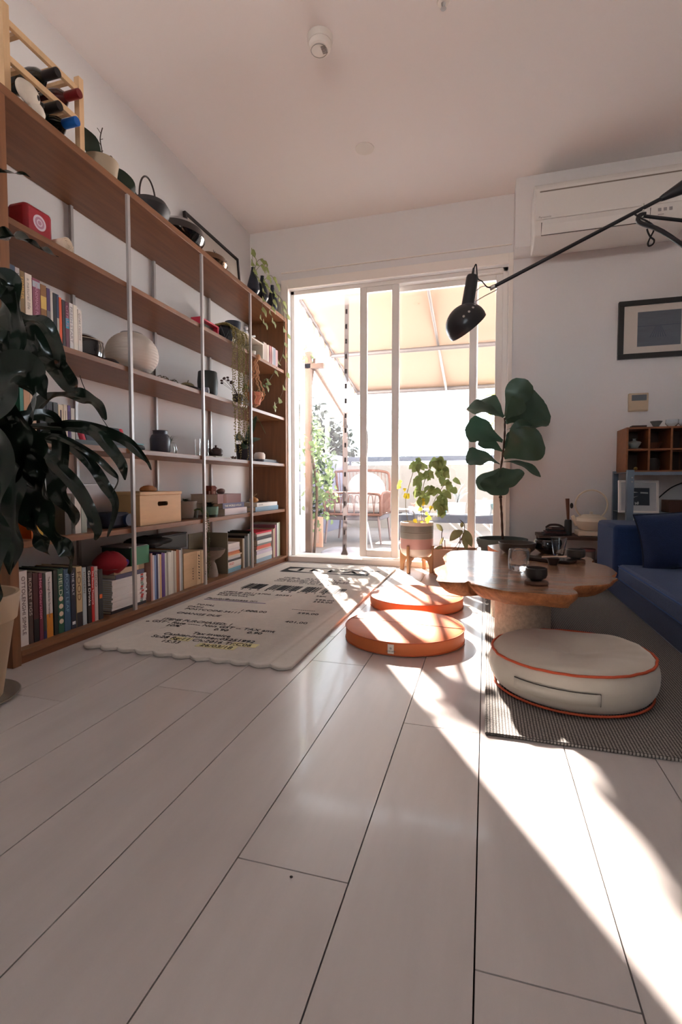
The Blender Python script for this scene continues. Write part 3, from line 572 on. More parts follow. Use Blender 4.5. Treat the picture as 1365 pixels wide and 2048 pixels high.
for k in range(12): a = k*.9; q.tube(spl([(-1.60, 3.25, zt+.04), (-1.60+.012*math.cos(a), 3.25+.012*math.sin(a), zt+.055), (-1.60+.026*math.cos(a), 3.25+.026*math.sin(a), zt+.058+.01*math.sin(k))], 5), .0007, 4)
obj('roots', q, mat((206, 176, 130), .7), t)
# --- fourth level (z .775) ---
G = 'books behind the plant on the fourth level'
for k, (y0, y1, h, c_, n_) in enumerate([(1.36, 1.375, .22, (44, 120, 104), 'teal green book behind the upper plant leaves'), (1.376, 1.40, .21, (196, 150, 110), 'light tan book behind the upper plant leaves'), (1.401, 1.425, .20, (206, 180, 150), 'sandy beige book behind the upper plant leaves'), (1.44, 1.468, .155, (16, 20, 34), 'wide black blue book with a silver line behind the plant'), (1.47, 1.495, .15, (24, 26, 34), 'near black book left of the checked ones'), (1.50, 1.52, .15, (60, 58, 58), 'narrow black and white lettered book behind the leaves'), (1.522, 1.545, .145, (210, 190, 160), 'cream checked book, left one of its pair'), (1.547, 1.565, .148, (206, 190, 170), 'cream checked book, right one of its pair'), (1.567, 1.58, .148, (84, 50, 120), 'slim purple book beside the cream checked pair'), (1.582, 1.60, .14, (190, 186, 176), 'slim grey white book, last of the row behind the plant')]):
    r = book(y0, y1, Z4, h, .13, -1.56, c_, n_, G)
    if 'checked' in n_: obj('spine_pattern', MB().box(-1.56, -1.5595, y0+.0085, y1-.0085, Z4+.02, Z4+.125), mat((60, 46, 60), .7), r, smooth=False)
flatbook(Z4, .022, 1.70, .19, .15, -1.565, (50, 52, 54), 'dark grey flat case lying under the plant leaf tip', None, name='flat_case', cat='case')
t = thing('game_console', 'dark blue grey handheld console with pink end grips behind the first post', 'console', (-1.64, 1.86, Z4))
M = TR(-1.65, 1.865, Z4+.02) @ RX(-.35, 4, 'Y')
obj('screen_body', MB(M).box(-.008, .008, -.115, .115, 0.001, .088), mat((44, 58, 76), .35), t, smooth=False, bevel=.003)
obj('grip', MB(M).box(-.01, .01, -.14, -.1155, .0, .09), mat((226, 70, 96), .4), t, bevel=.008); obj('grip', MB(M).box(-.01, .01, .1155, .14, .0, .09), mat((226, 70, 96), .4), t, bevel=.008)
q = MB(M)
for a, b in ((-.095, -.035), (-.015, .04)): q.box(.008, .0087, a, b, .068, .083)
obj('label_strip', q, mat((150, 190, 226), .4), t, smooth=False)
obj('stand', box(-1.69, -1.58, 1.80, 1.97, Z4+.0003, Z4+.019), mat((26, 34, 40), .5), t, smooth=False, bevel=.003)
t = thing('controller', 'black game controller with pale blue buttons right of the console', 'controller', (-1.59, 1.99, Z4))
obj('body', MB().tube(spl([(-1.60, 1.94, Z4+.013), (-1.58, 1.97, Z4+.016), (-1.58, 2.02, Z4+.016), (-1.60, 2.055, Z4+.013)], 14), lerpw([.010, .0125, .0125, .010], 14), 10), BLK, t); obj('buttons', box(-1.59, -1.575, 1.975, 2.03, Z4+.0285, Z4+.034), mat((130, 190, 200), .5), t, smooth=False)
one('power_cable', 'thin black cable hanging from the third board down to the console', 'cable', MB().tube(spl([(-1.78, 1.86, 1.112), (-1.775, 1.88, 1.06), (-1.77, 1.93, .99), (-1.76, 1.98, .92), (-1.74, 2.01, .87), (-1.66, 1.99, .84), (-1.655, 1.97, .83)], 40), .0018, 6), BLK)
t = thing('stoneware_jar', 'grey blue stoneware jar with short neck on the fourth level', 'jar', (-1.61, 2.14, Z4))
obj('jar_body', MB().lathe([(.001, .0005), (.044, .0005), (.049, .01), (.05, .07), (.044, .088), (.035, .096), (.036, .112), (.039, .114), (.033, .115), (.031, .1), (.04, .08), (.04, .01), (.001, .008)], 32, (-1.60, 2.19, Z4)), mat((62, 66, 80), .4, noise=.2, nscale=25), t)
GL = mat((255, 255, 255), .03, trans=1, ior=1.3)
t = thing('ribbed_glass', 'small ribbed clear glass holding a spidery air plant', 'glass', (-1.57, 2.22, Z4))
obj('glass', MB().lathe([(.001, .0005), (.032, .0005), (.036, .02), (.026, .055), (.024, .056), (.0335, .02), (.03, .004), (.001, .004)], 48, (-1.575, 2.235, Z4), fn=lambda a, u: 1+.03*math.sin(16*a)), GL, t)
obj('air_plant', tuft(MB(), (-1.575, 2.235, Z4+.045), 22, .065, .003, .5, 1.3, 4, .25), mat((56, 66, 56), .6), t)
t = thing('glass_tubes', 'pair of clear glass tubes in a white stand beside the teapot', 'glass', (-1.58, 2.5, Z4))
for y in (2.51, 2.60): obj('tube', MB().lathe([(.001, .0062), (.013, .0062), (.0165, .10), (.0152, .10), (.0118, .009), (.001, .009)], 20, (-1.585, y, Z4)), GL, t)
obj('stand', box(-1.615, -1.555, 2.48, 2.63, Z4+.0003, Z4+.006), WHITE, t, smooth=False)
t = thing('tray', 'thin white tray under the small brown teapot', 'tray', (-1.6, 2.68, Z4)); obj('plate', box(-1.64, -1.55, 2.65, 2.84, Z4+.0003, Z4+.010), WHITE, t, smooth=False, bevel=.002)
t = thing('teapot', 'small dark brown clay teapot standing on a white tray', 'teapot', (-1.6, 2.67, Z4+.0102)); TM = mat((58, 42, 38), .4); zz = Z4+.0105
obj('body', MB().lathe([(.001, 0), (.03, 0), (.042, .014), (.043, .026), (.036, .042), (.018, .050), (.001, .052)], 30, (-1.6, 2.735, zz)), TM, t)
obj('lid', MB().lathe([(.02, .0495), (.018, .054), (.006, .057), (.005, .062), (.008, .068), (.001, .071)], 20, (-1.6, 2.735, zz)), TM, t)
obj('handle', MB().tube([(-1.6, 2.79+.022*math.cos(a), zz+.028+.022*math.sin(a)) for a in [-2.4+4.8*k/14 for k in range(15)]], .0045, 8), TM, t)
obj('spout', MB().tube(spl([(-1.6, 2.698, zz+.02), (-1.6, 2.675, zz+.032), (-1.6, 2.662, zz+.046)], 8), lerpw([.01, .007, .005], 8), 10), TM, t)
for k, y in enumerate((2.865, 2.90)):
    one('figurine', ('tiny brown clay figurine right of the teapot tray', 'tiny dark clay figurine left of the orchid pot')[k], 'figurine', MB().sphere((-1.56, y, Z4+.0085), .012, .017, .0088, 12, 8).sphere((-1.56, y+.014, Z4+.016), .006, seg=10, rings=6), mat((84, 50, 38), .5), 'figurines beside the teapot')
t = thing('orchid', 'orchid in a dark blue pot at the right of the fourth level', 'potted plant', (-1.62, 3.15, Z4))
pot(t, (-1.62, 3.15, Z4), cup(.05, .062, .115), mat((28, 34, 52), .35)); 
q = MB(); c0 = Vector((-1.62, 3.15, Z4+.11))
for (py_, dz, w_, a_) in ((-.22, .015, .045, .2), (-.12, -.035, .032, .15), (.16, .06, .02, .1), (.10, .22, .024, .0), (-.04, .10, .02, .1)): q.leaf(c0, c0+Vector((.05, py_, dz)), w_, (.6, 0, .8), a_, 'oval', 12)
obj('leaves', q, mat((40, 62, 42), .4, transl=.1), t)
q = MB(); q.tube(spl([c0, c0+Vector((.02, .02, .12)), c0+Vector((.05, .08, .21)), c0+Vector((.07, .2, .1))], 20), .0015, 6)
obj('stem', q, mat((90, 110, 60), .5), t)
t = thing('smart_speaker', 'small white and grey rounded speaker right of the orchid pot', 'speaker', (-1.59, 3.22, Z4))
obj('shell', MB().lathe([(.038, .02), (.041, .035), (.04, .055), (.03, .068), (.001, .072)], 30, (-1.575, 3.30, Z4)), WHITE, t); obj('base', MB().lathe([(.001, .0005), (.032, .0005), (.0378, .0195)], 30, (-1.575, 3.30, Z4)), mat((110, 116, 130), .7), t)
G = 'dark books lying at the right end of the fourth level'
flatbook(Z4, .014, 3.44, .34, .17, -1.562, (44, 44, 52), 'charcoal book lying flat at the right end of the fourth level', G); flatbook(Z4+.0142, .012, 3.43, .3, .16, -1.565, (60, 54, 56), 'dark brown book lying on the charcoal one', G)
# --- third level (z 1.135) ---
G = 'upright books at the left of the third level'
B = [(1.322, 1.352, .228, (66, 80, 100), 'slate blue tall book', None, None), (1.353, 1.370, .226, (186, 180, 176), 'grey white tall book', 'WINTER GARDEN', (90, 88, 90)), (1.371, 1.388, .222, (130, 104, 66), 'brown book with ochre lettering', 'TIMBER', (206, 166, 90)), (1.390, 1.418, .222, (226, 214, 200), 'broad cream book', 'a natural life', (170, 160, 150)), (1.420, 1.452, .216, (136, 70, 92), 'mauve red thick book', 'HANDMADE FURNITURE', (206, 150, 170)), (1.453, 1.478, .207, (140, 96, 50), 'golden book with yellow label', None, None), (1.479, 1.494, .202, (110, 100, 100), 'purple topped grey book', None, None), (1.495, 1.506, .196, (196, 186, 176), 'narrow ivory book', None, None), (1.507, 1.522, .195, (16, 18, 26), 'black book', None, None), (1.523, 1.533, .195, (48, 56, 84), 'dark blue hatched book', None, None), (1.534, 1.546, .188, (214, 84, 36), 'bright orange book', None, None), (1.548, 1.562, .184, (40, 20, 30), 'blackish wine book', None, None), (1.563, 1.580, .182, (100, 44, 62), 'wine red book with a turquoise band', 'CITRUS', (180, 120, 140)), (1.582, 1.600, .184, (214, 208, 204), 'white lettered book', 'FRESH START', (150, 146, 146)), (1.602, 1.622, .183, (226, 216, 200), 'ivory round backed book', None, None), (1.624, 1.644, .172, (222, 212, 202), 'plain off white book, last of the row', 'quiet rooms', (160, 150, 145))]
for y0, y1, h, c_, n_, tx, tc in B:
    band = (.45, .66, (40, 140, 170)) if 'turquoise' in n_ else (.58, .80, (214, 176, 90)) if 'yellow label' in n_ else (.86, .96, (176, 180, 190)) if 'mauve' in n_ else (.6, 1, (74, 44, 90)) if 'purple topped' in n_ else (.25, .55, (170, 160, 150)) if 'hatched' in n_ else None
    book(y0, y1, Z3, h, .16, -1.556, c_, n_+' in the row left of the black pot', G, tx, tc or (0, 0, 0), band, .016)
t = thing('black_pot', 'glossy black round pot with a pale line below its shoulder', 'pot', (-1.64, 1.73, Z3))
obj('body', MB().lathe([(.001, .0005), (.05, .0005), (.08, .02), (.086, .055), (.0815, .085), (.05, .105), (.03, .108), (.028, .10), (.001, .10)], 40, (-1.645, 1.735, Z3)), BLKG, t); obj('rim_line', MB().tube([(-1.645+.0835*math.cos(a), 1.735+.0835*math.sin(a), Z3+.083) for a in [k*math.pi/24 for k in range(48)]], .0016, 6, True), mat((200, 190, 176), .4), t)
one('pebble', 'flat dark brown pebble dish between the black pot and the lantern', 'pebble', MB().lathe([(.001, .0005), (.036, .001), (.046, .012), (.034, .022), (.001, .025)], 30, (-1.585, 1.815, Z3)), mat((44, 34, 32), .5))
t = thing('paper_lantern', 'round white ribbed paper lantern on the third level', 'lantern', (-1.67, 1.96, Z3))
cL = (-1.66, 2.065, Z3+.109)
def rib(a, th): return 1+.006*math.sin(th*48)*(1 if (a*3/math.pi % 2) < 1.2 else .25)
obj('paper_shade', MB().sphere(cL, .122, .122, .107, 72, 120, fn=rib), mat((230, 220, 210), .8, transl=.35), t, angle=0)
obj('ring', MB().tube([(cL[0]+.05*math.cos(a), cL[1]+.05*math.sin(a), Z3+.209) for a in [k*math.pi/12 for k in range(24)]], .003, 6, True), STEEL, t)
t = thing('dried_twigs', 'small dried twisted twigs lying right of the paper lantern', 'twigs', (-1.57, 2.24, Z3))
q = MB(); rnd = random.Random(5)
for k in range(12):
    y = 2.12+k*.022; q.tube(spl([(-1.58, y, Z3+.004), (-1.57, y+rnd.uniform(.01, .04), Z3+.012+rnd.uniform(0, .014)), (-1.56, y+.03, Z3+.02*rnd.random()+.004), (-1.575, y+.055, Z3+.004)], 10), .0018, 5)
obj('twig', q, mat((96, 84, 62), .8), t); obj('leaves', tuft(MB(), (-1.57, 2.24, Z3+.004), 18, .035, .006, .4, 1.6, 3), mat((84, 88, 60), .7), t)
one('black_dish', 'shallow black dish under the small gourd', 'dish', MB().lathe([(.001, .0005), (.05, .0005), (.06, .014), (.055, .0145), (.045, .006), (.001, .005)], 30, (-1.59, 2.43, Z3), sy=1.25), BLK)
t = thing('dried_gourd', 'small ribbed greenish gourd sitting in the shallow black dish', 'gourd', (-1.59, 2.43, Z3+.006))
obj('body', MB().sphere((-1.59, 2.425, Z3+.0235), .036, .04, .0175, 32, 12, fn=lambda a, th: 1+.05*math.cos(9*a)), mat((128, 112, 78), .6, noise=.25, nscale=30), t, angle=0); obj('stalk', MB().cyl((-1.59, 2.425, Z3+.04), (-1.587, 2.43, Z3+.056), .003, .002), mat((90, 76, 50), .7), t)
one('cylinder_vase', 'dark charcoal green cylinder vase beside the second post', 'vase', MB().lathe([(.001, .0005), (.05, .0005), (.057, .02), (.06, .09), (.055, .145), (.053, .148), (.05, .147), (.05, .14), (.001, .14)], 36, (-1.60, 2.65, Z3)), mat((32, 40, 38), .5))
one('tea_tin', 'small round silver tin in front of the cylinder vase', 'tin', MB().lathe([(.001, .0005), (.024, .0005), (.024, .027), (.0225, .03), (.001, .031)], 26, (-1.545, 2.532, Z3)), mat((150, 160, 176), .2, metal=.9))
# macrame hanger with its pot
t = thing('macrame_hanger', 'beige knotted macrame plant hanger hung from the second board', 'plant hanger', (-1.53, 3.18, 1.19))
MAC = mat((196, 150, 112), .9, bump=.6, bscale=300); hx, hy = -1.545, 3.17
q = MB()
for s_ in range(8):
    a = s_*math.pi/4; b = a+math.pi/8
    def rr(r_, ang, z_): return (hx+r_*.8*math.cos(ang), hy+r_*math.sin(ang), z_)
    pts = spl([(-1.515, 3.17, 1.497), rr(.018, a, 1.46), rr(.035, a, 1.40), rr(.03, b, 1.36), rr(.055, a, 1.31), rr(.078, b, 1.25), rr(.07, b+.2, 1.22), rr(.03, b, 1.165), rr(.006, b, 1.155)], 60)
    tw = [p+Vector((math.cos(i*1.1+s_), math.sin(i*1.1+s_), 0))*.0035 for i, p in enumerate(pts)]; q.tube(tw, .0042, 6)
obj('cords', q, MAC, t)
obj('knot', MB().sphere((-1.515, 3.17, 1.49), .014, .018, .02).sphere((hx, hy, 1.156), .012, .012, .012), MAC, t, angle=0)
t = thing('terracotta_pot', 'pink terracotta pot held in the macrame hanger', 'potted plant', (hx, hy, 1.162))
pot(t, (hx, hy, 1.163), [(.001, .003), (.036, .003), (.047, .06), (.054, .062), (.056, .085), (.05, .085), (.045, .06), (.001, .055)], mat((206, 134, 108), .8))
q = MB(); rnd = random.Random(11)
for k in range(16):
    a = rnd.uniform(0, 6.28); L = rnd.uniform(.06, .12); p1 = Vector((hx+L*.6*math.cos(a), hy+L*math.sin(a), 1.25+rnd.uniform(.0, .10))); q.tube([(hx, hy, 1.24), p1], .001, 4)
    q.leaf(p1, p1+Vector((.02*math.cos(a), .03*math.sin(a), -.01)), .012, (1, 0, .4), .1, 'heart', 7)
obj('foliage', q, mat((96, 122, 70), .5, transl=.3), t)
t = thing('dried_flowers', 'small dark dried flower stems behind the string of pearls', 'plant', (-1.66, 3.12, Z3))
q = MB()
for k in range(9): a = k*.7; p1 = Vector((-1.66+.03*math.cos(a), 2.99+.05*math.sin(a), 1.285+.01*(k % 5))); q.tube([(-1.66, 3.14, Z3+.10), p1], .001, 4).sphere(p1, .010, .010, .007, 8, 6)
obj('stems', q, mat((74, 54, 50), .8), t); pot(t, (-1.66, 3.14, Z3), cup(.03, .036, .10), mat((60, 58, 66), .5))
# --- second level (z 1.50) ---
one('carved_ornament', 'grey brown carved knob standing left of the red tin', 'ornament', MB().lathe([(.001, .0005), (.03, .0005), (.024, .03), (.032, .055), (.018, .08), (.022, .1), (.001, .112)], 24, (-1.62, 1.335, Z2)), mat((110, 98, 86), .7, noise=.3, nscale=20))
t = thing('red_case', 'red rounded rectangular tin with a round grey emblem', 'tin', (-1.62, 1.45, Z2))
M = TR(-1.60, 1.465, Z2) 
obj('body', MB(M).box(-.05, .036, -.058, .058, .001, .115), mat((160, 28, 44), .5, noise=.15, nscale=50), t, bevel=.014); obj('back_shell', MB(M).box(-.085, -.0505, -.056, .056, .002, .112), mat((60, 20, 26), .6), t, bevel=.008)
e = MB(M)
for r0, r1 in ((.020, .027), (.008, .012)):
    n = 32; e.add([(.0365, r*math.cos(a*2*math.pi/n), .062+r*math.sin(a*2*math.pi/n)) for r in (r0, r1) for a in range(n)], [(i, (i+1) % n, n+(i+1) % n, n+i) for i in range(n)])
e2 = MB(M).cyl((.0362, 0, .062), (.0364, 0, .062), .020, seg=32)
obj('emblem', e, mat((210, 190, 200), .6), t, smooth=False); obj('emblem_disc', e2, mat((176, 130, 150), .6), t, smooth=False)
t = thing('rolled_scroll', 'white rolled cotton ribbon lying beside the red tin', 'roll', (-1.58, 1.575, Z2))
q = MB(); pts = [(-1.545, 1.573+(.004+.0225*k/70)*math.cos(k*.36), Z2+.034+(.004+.0225*k/70)*math.sin(k*.36)) for k in range(71)]+[(-1.545, 1.60, Z2+.006), (-1.545, 1.622, Z2+.004)]
n = len(pts); q.add([p for p in pts]+[(p[0]-.07, p[1], p[2]) for p in pts], [(i, i+1, n+i+1, n+i) for i in range(n-1)])
obj('ribbon', q, mat((226, 208, 186), .85), t, solid=.0022, angle=0)
one('carved_spoon_tray', 'long black carved wooden tray with thin neck on the second level', 'tray', MB().strip(spl([(-1.57, 1.625, Z2+.02), (-1.575, 1.66, Z2+.018), (-1.585, 1.72, Z2+.02), (-1.59, 1.79, Z2+.02), (-1.585, 1.85, Z2+.012), (-1.58, 1.872, Z2+.006)], 24), lerpw([.006, .010, .03, .04, .032, .004], 24), (.35, 0, 1), fold=-.45, nc=8), BLKG, solid=.006, angle=0)
t = thing('wooden_case', 'low dark reddish wooden case behind the first post', 'case', (-1.60, 1.97, Z2)); obj('body', box(-1.66, -1.555, 1.88, 2.06, Z2+.0003, Z2+.012), mat((92, 48, 38), .4), t, smooth=False); obj('lid', box(-1.66, -1.555, 1.88, 2.06, Z2+.0125, Z2+.018), mat((70, 36, 30), .4), t, smooth=False)
t = thing('red_clock', 'small red square framed clock by the second post', 'clock', (-1.57, 2.62, Z2)); RD = mat((190, 34, 64), .45); q = MB(); zz = Z2+.0005
q.box(-1.62, -1.555, 2.51, 2.524, zz, zz+.062).box(-1.62, -1.555, 2.696, 2.71, zz, zz+.062).box(-1.62, -1.555, 2.524, 2.696, zz, zz+.01).box(-1.62, -1.555, 2.524, 2.696, zz+.052, zz+.062)
obj('frame', q, RD, t, smooth=False, bevel=.002); obj('face', box(-1.60, -1.585, 2.5245, 2.6955, zz+.0105, zz+.0515), mat((96, 100, 84), .4), t, smooth=False)
t = thing('string_of_pearls', 'black geometric bowl with a long string of pearls plant trailing down', 'potted plant', (-1.60, 2.86, Z2))
obj('bowl', MB().lathe([(.001, .0005), (.07, .0005), (.095, .04), (.098, .085), (.09, .1), (.085, .098), (.085, .06), (.001, .05)], 12, (-1.62, 2.86, Z2), sx=.85), mat((30, 34, 40), .4), t, angle=5)
q = MB()
for i in range(9):
    for s_ in (1, -1):
        a = i*2*math.pi/9; pts = [(-1.62+.0975*.85*math.cos(a+s_*k*.12)*(.93+.09*k/3 if k < 3 else 1), 2.86+.0995*math.sin(a+s_*k*.12)*(.93+.09*k/3 if k < 3 else 1), Z2+.02+k*.024) for k in range(4)]; q.tube(pts, .0011, 4)
obj('line_pattern', q, mat((150, 156, 160), .4), t)
q = MB(); rnd = random.Random(2); bs = MB(); NS = 20
for k in range(NS):
    yy = 2.895+rnd.uniform(-.10, .07); x = -1.507+rnd.uniform(-.008, .016); L = rnd.choice([.55, .62, .68, .60, .4, .72])
    pts = spl([(-1.6, yy-.04, Z2+.095), (-1.54, yy-.01, Z2+.105), (x, yy, Z2+.04), (x, yy+rnd.uniform(-.012, .012), Z2-L*.4), (x, yy+rnd.uniform(-.02, .02), Z2-L)], 90)
    q.tube(pts, .0006, 4)
    for p in pts: bs.sphere(p+Vector((rnd.uniform(-.004, .004), rnd.uniform(-.005, .005), 0)), .0040, seg=6, rings=4)
obj('strands', q, mat((120, 110, 70), .6), t)
o = obj('pearls', bs, mat((150, 142, 88), .5, noise=.3, nscale=60), t, angle=0); o['kind'] = 'stuff'
obj('moss_top', tuft(MB(), (-1.62, 2.86, Z2+.09), 80, .05, .007, .35, 2, 8), mat((92, 104, 62), .6), t)
t = thing('white_crate', 'white open fronted display crate on the second level', 'crate', (-1.63, 3.19, Z2)); zz = Z2+.0005; CW = mat((214, 206, 192), .6); q = MB()
q.box(-1.72, -1.555, 3.03, 3.042, zz, zz+.128).box(-1.72, -1.555, 3.328, 3.34, zz, zz+.128).box(-1.72, -1.555, 3.042, 3.328, zz, zz+.01).box(-1.72, -1.555, 3.042, 3.328, zz+.118, zz+.128)
obj('frame', q, CW, t, smooth=False, bevel=.001); obj('back', box(-1.728, -1.7205, 3.03, 3.34, zz, zz+.128), CW, t, smooth=False)
one('small_jar', 'small white jar with sprigs inside the display crate', 'jar', MB().lathe(cup(.018, .024, .045), 24, (-1.60, 3.25, zz+.0102)), WHITE)
one('test_tube', 'slim clear glass tube inside the display crate', 'tube', MB().lathe([(.001, 0), (.007, 0), (.0075, .07), (.0062, .07), (.006, .003), (.001, .003)], 16, (-1.585, 3.075, zz+.0102)), GL)
zt = zz+.1285
t = thing('robot_figurine', 'small white and grey robot figurine on top of the white crate', 'figurine', (-1.60, 3.15, zt))
obj('body', MB().sphere((-1.60, 3.15, zt+.025), .016, .02, .02), mat((206, 208, 214), .4), t, angle=0); obj('head', MB().sphere((-1.60, 3.15, zt+.058), .015, .018, .0145), mat((216, 218, 222), .4), t, angle=0)
for s_ in (-1, 1): obj('leg', MB().cyl((-1.60, 3.15+s_*.012, zt+.0005), (-1.60, 3.15+s_*.01, zt+.012), .006, .005), mat((120, 120, 128), .5), t)
obj('arm', MB().tube(spl([(-1.6, 3.165, zt+.03), (-1.58, 3.2, zt+.018), (-1.575, 3.235, zt+.026)], 8), lerpw([.006, .005, .009], 8), 8), mat((216, 218, 222), .4), t)
one('grey_tub', 'dark blue grey tub on the crate behind the last post', 'tub', MB().lathe(cup(.045, .055, .085), 28, (-1.665, 3.09, zt)), mat((58, 66, 80), .5))
G = 'upright books at the right end of the second level'
for y0, y1, h, c_, n_ in [(3.36, 3.41, .15, (176, 156, 144), 'thick taupe book right of the white crate'), (3.412, 3.44, .145, (190, 172, 158), 'light taupe book on the second level'), (3.442, 3.452, .15, (226, 216, 206), 'narrow cream book on the second level'), (3.454, 3.478, .152, (120, 44, 52), 'dark red book on the second level'), (3.48, 3.492, .152, (200, 150, 140), 'narrow pink book on the second level'), (3.494, 3.512, .152, (130, 60, 64), 'brick red book on the second level'), (3.514, 3.53, .155, (210, 206, 206), 'pale grey book on the second level'), (3.532, 3.575, .155, (140, 142, 152), 'grey blue book on the second level'), (3.577, 3.62, .15, (190, 156, 156), 'dusty rose book, last on the second level')]:
    book(y0, y1, Z2, h, .13, -1.565, c_, n_, G)
# --- top ---
t = thing('wine_rack', 'pale wooden wine rack standing on the top board', 'wine rack', (-1.66, 1.5, Z1)); zz = Z1+.0005
for x in (-1.560, -1.76):
    for y in (1.34, 1.660): obj('upright', box(x-.012, x+.012, y-.012, y+.012, zz, zz+.307), PINE, t, smooth=False, bevel=.001)
for k, z in enumerate((.012, .130, .246)):
    for x in (-1.560, -1.76): obj('rail', box(x-.007, x+.007, 1.3525, 1.6475, zz+z, zz+z+.022), PINE, t, smooth=False, bevel=.001)
for z in (.016, .134, .25):
    for y in (1.40, 1.55, 1.61): obj('crossbar', box(-1.7525, -1.5675, y-.008, y+.008, zz+z, zz+z+.014), PINE, t, smooth=False)
def bottle(y, z, cap, lab, glass=(16, 22, 20)):
    t = thing('wine_bottle', lab, 'bottle', (-1.61, y, z), 'wine bottles in the rack'); M = TR(-1.708, y, z) @ RX(math.pi/2, 4, 'Y')
    obj('glass', MB(M).lathe([(.001, 0), (.034, .001), (.036, .006), (.036, .10), (.030, .125), (.016, .145), (.014, .16)], 24), mat(glass, .12, coat=.4), t)
    obj('capsule', MB(M).lathe([(.0155, .145), (.0165, .15), (.0165, .205), (.0158, .208), (.001, .2085)], 20), mat(cap, .35, metal=.2), t)
    return t
bottle(1.50, 2.1005, (22, 20, 26), 'bottle with black capsule in the top row of the wine rack'); bottle(1.60, 2.1005, (110, 24, 28), 'bottle with dark red capsule in the top row of the wine rack', (70, 20, 24))
b_ = bottle(1.505, 1.988, (14, 14, 16), 'bottle with black capsule and gold ring in the lower row of the rack'); b_ = bottle(1.585, 1.988, (20, 90, 170), 'bottle with bright blue capsule in the lower row of the rack')
t = thing('skull_ornament', 'white plaster skull ornament in front of the wine rack', 'ornament', (-1.53, 1.41, Z1))
SK = mat((206, 196, 182), .7, noise=.1, nscale=20, bump=.3, bscale=60)
obj('cranium', MB().sphere((-1.529, 1.40, Z1+.056), .0185, .046, .038, 32, 20, fn=lambda a, th: 1+.05*math.sin(3*a)*math.sin(th)), SK, t, angle=0)
obj('jaw', MB().sphere((-1.529, 1.432, Z1+.0235), .017, .034, .023, 24, 14, fn=lambda a, th: 1+.07*math.sin(5*a)), SK, t, angle=0)
obj('eye_socket', MB().sphere((-1.516, 1.425, Z1+.056), .006, .009, .010).sphere((-1.515, 1.446, Z1+.042), .005, .005, .006), mat((30, 26, 24), .9), t)
t = thing('moth_orchid', 'orchid with broad dark leaves in a beige pot on the top board', 'potted plant', (-1.6, 1.81, Z1))
pot(t, (-1.60, 1.815, Z1), cup(.058, .072, .088), mat((168, 152, 130), .6)); c0 = Vector((-1.60, 1.815, Z1+.085))
q = MB(); q.leaf(c0, c0+Vector((-.01, -.12, .085)), .04, (1, -.3, -.2), .05, 'oval', 12); q.leaf(c0+Vector((0, .05, .01)), c0+Vector((.01, .20, -.065)), .052, (1, -.3, -.3), .1, 'oval', 14); obj('leaves', q, mat((34, 48, 32), .35, transl=.08), t)
q = MB(); q.tube(spl([c0, c0+Vector((0, .01, .05)), c0+Vector((0, .0, .10)), c0+Vector((0, .015, .155))], 14), .0022, 6)
for k in range(4): q.tube([c0+Vector((0, .004, .05+.025*k)), c0+Vector((0, .016*(-1)**k, .06+.025*k))], .0013, 5)
q.tube(spl([c0, c0+Vector((.02, .04, .05)), c0+Vector((.03, .055, .0))], 10), .0018, 5)
obj('dried_stem', q, mat((60, 44, 36), .8), t); obj('soil', MB().cyl((-1.6, 1.815, Z1+.07), (-1.6, 1.815, Z1+.078), .06, seg=24), SOIL, t)
t = thing('iron_kettle', 'matt black cast iron kettle with hoop handle on the top board', 'kettle', (-1.60, 2.13, Z1)); CI = mat((34, 34, 38), .55, bump=.15)
obj('body', MB().lathe([(.001, .0005), (.06, .0005), (.092, .03), (.098, .055), (.08, .085), (.04, .098), (.001, .10)], 40, (-1.60, 2.135, Z1)), CI, t)
obj('lid', MB().lathe([(.042, .0985), (.036, .104), (.008, .108), (.009, .118), (.001, .121)], 24, (-1.60, 2.135, Z1)), CI, t)
obj('handle', MB().tube([(-1.60, 2.125+.062*math.cos(a), Z1+.088+.115*math.sin(a)) for a in [math.pi*k/20 for k in range(21)]], .0042, 8), mat((48, 34, 28), .5), t)
obj('spout', MB().tube(spl([(-1.60, 2.05, Z1+.05), (-1.60, 2.025, Z1+.065), (-1.60, 2.01, Z1+.088)], 8), lerpw([.02, .014, .009], 8), 10), CI, t)
one('black_bowl', 'large glossy black domed bowl on the top board', 'bowl', MB().lathe([(.001, .0005), (.07, .0005), (.12, .03), (.15, .07), (.14, .11), (.10, .14), (.04, .152), (.001, .154)], 48, (-1.64, 2.45, Z1), sx=.85), BLKG)
one('bronze_bowl', 'shiny bronze round bowl next to the large black one', 'bowl', MB().lathe([(.001, .0005), (.05, .0005), (.09, .02), (.115, .055), (.10, .09), (.06, .105), (.001, .108)], 48, (-1.63, 2.76, Z1), sx=.8), mat((120, 94, 74), .15, metal=.8))
t = thing('poster', 'black framed poster with small black lettering leaning behind the bowls', 'poster', (-1.80, 3.08, Z1)); M = TR(-1.775, 3.09, Z1+.0005) @ RX(-.09, 4, 'Y'); q = MB(M)
W_, H_ = .345, .395
q.box(-.008, .012, -W_, -W_+.02, 0, H_).box(-.008, .012, W_-.02, W_, 0, H_).box(-.008, .012, -W_+.02, W_-.02, 0, .02).box(-.008, .012, -W_+.02, W_-.02, H_-.02, H_); obj('frame', q, mat((30, 26, 28), .5), t, smooth=False, bevel=.001)
obj('print', MB(M).box(-.006, .002, -W_+.0205, W_-.0205, .0205, H_-.0205), mat((206, 196, 186), .7), t, smooth=False)
q = MB()
for s_, y_, z_, h_ in (('MARRANG', -.02, .27, .05), ('HOUSE', .12, .215, .04), ('IIII II', .15, .17, .035), ('N 12', .2, .13, .03)): q.text(s_, h_, M @ face_xh(.0026, y_, z_), sx=.8, ext=.0003)
obj('printed_text', q, mat((40, 36, 38), .7), t, smooth=False)
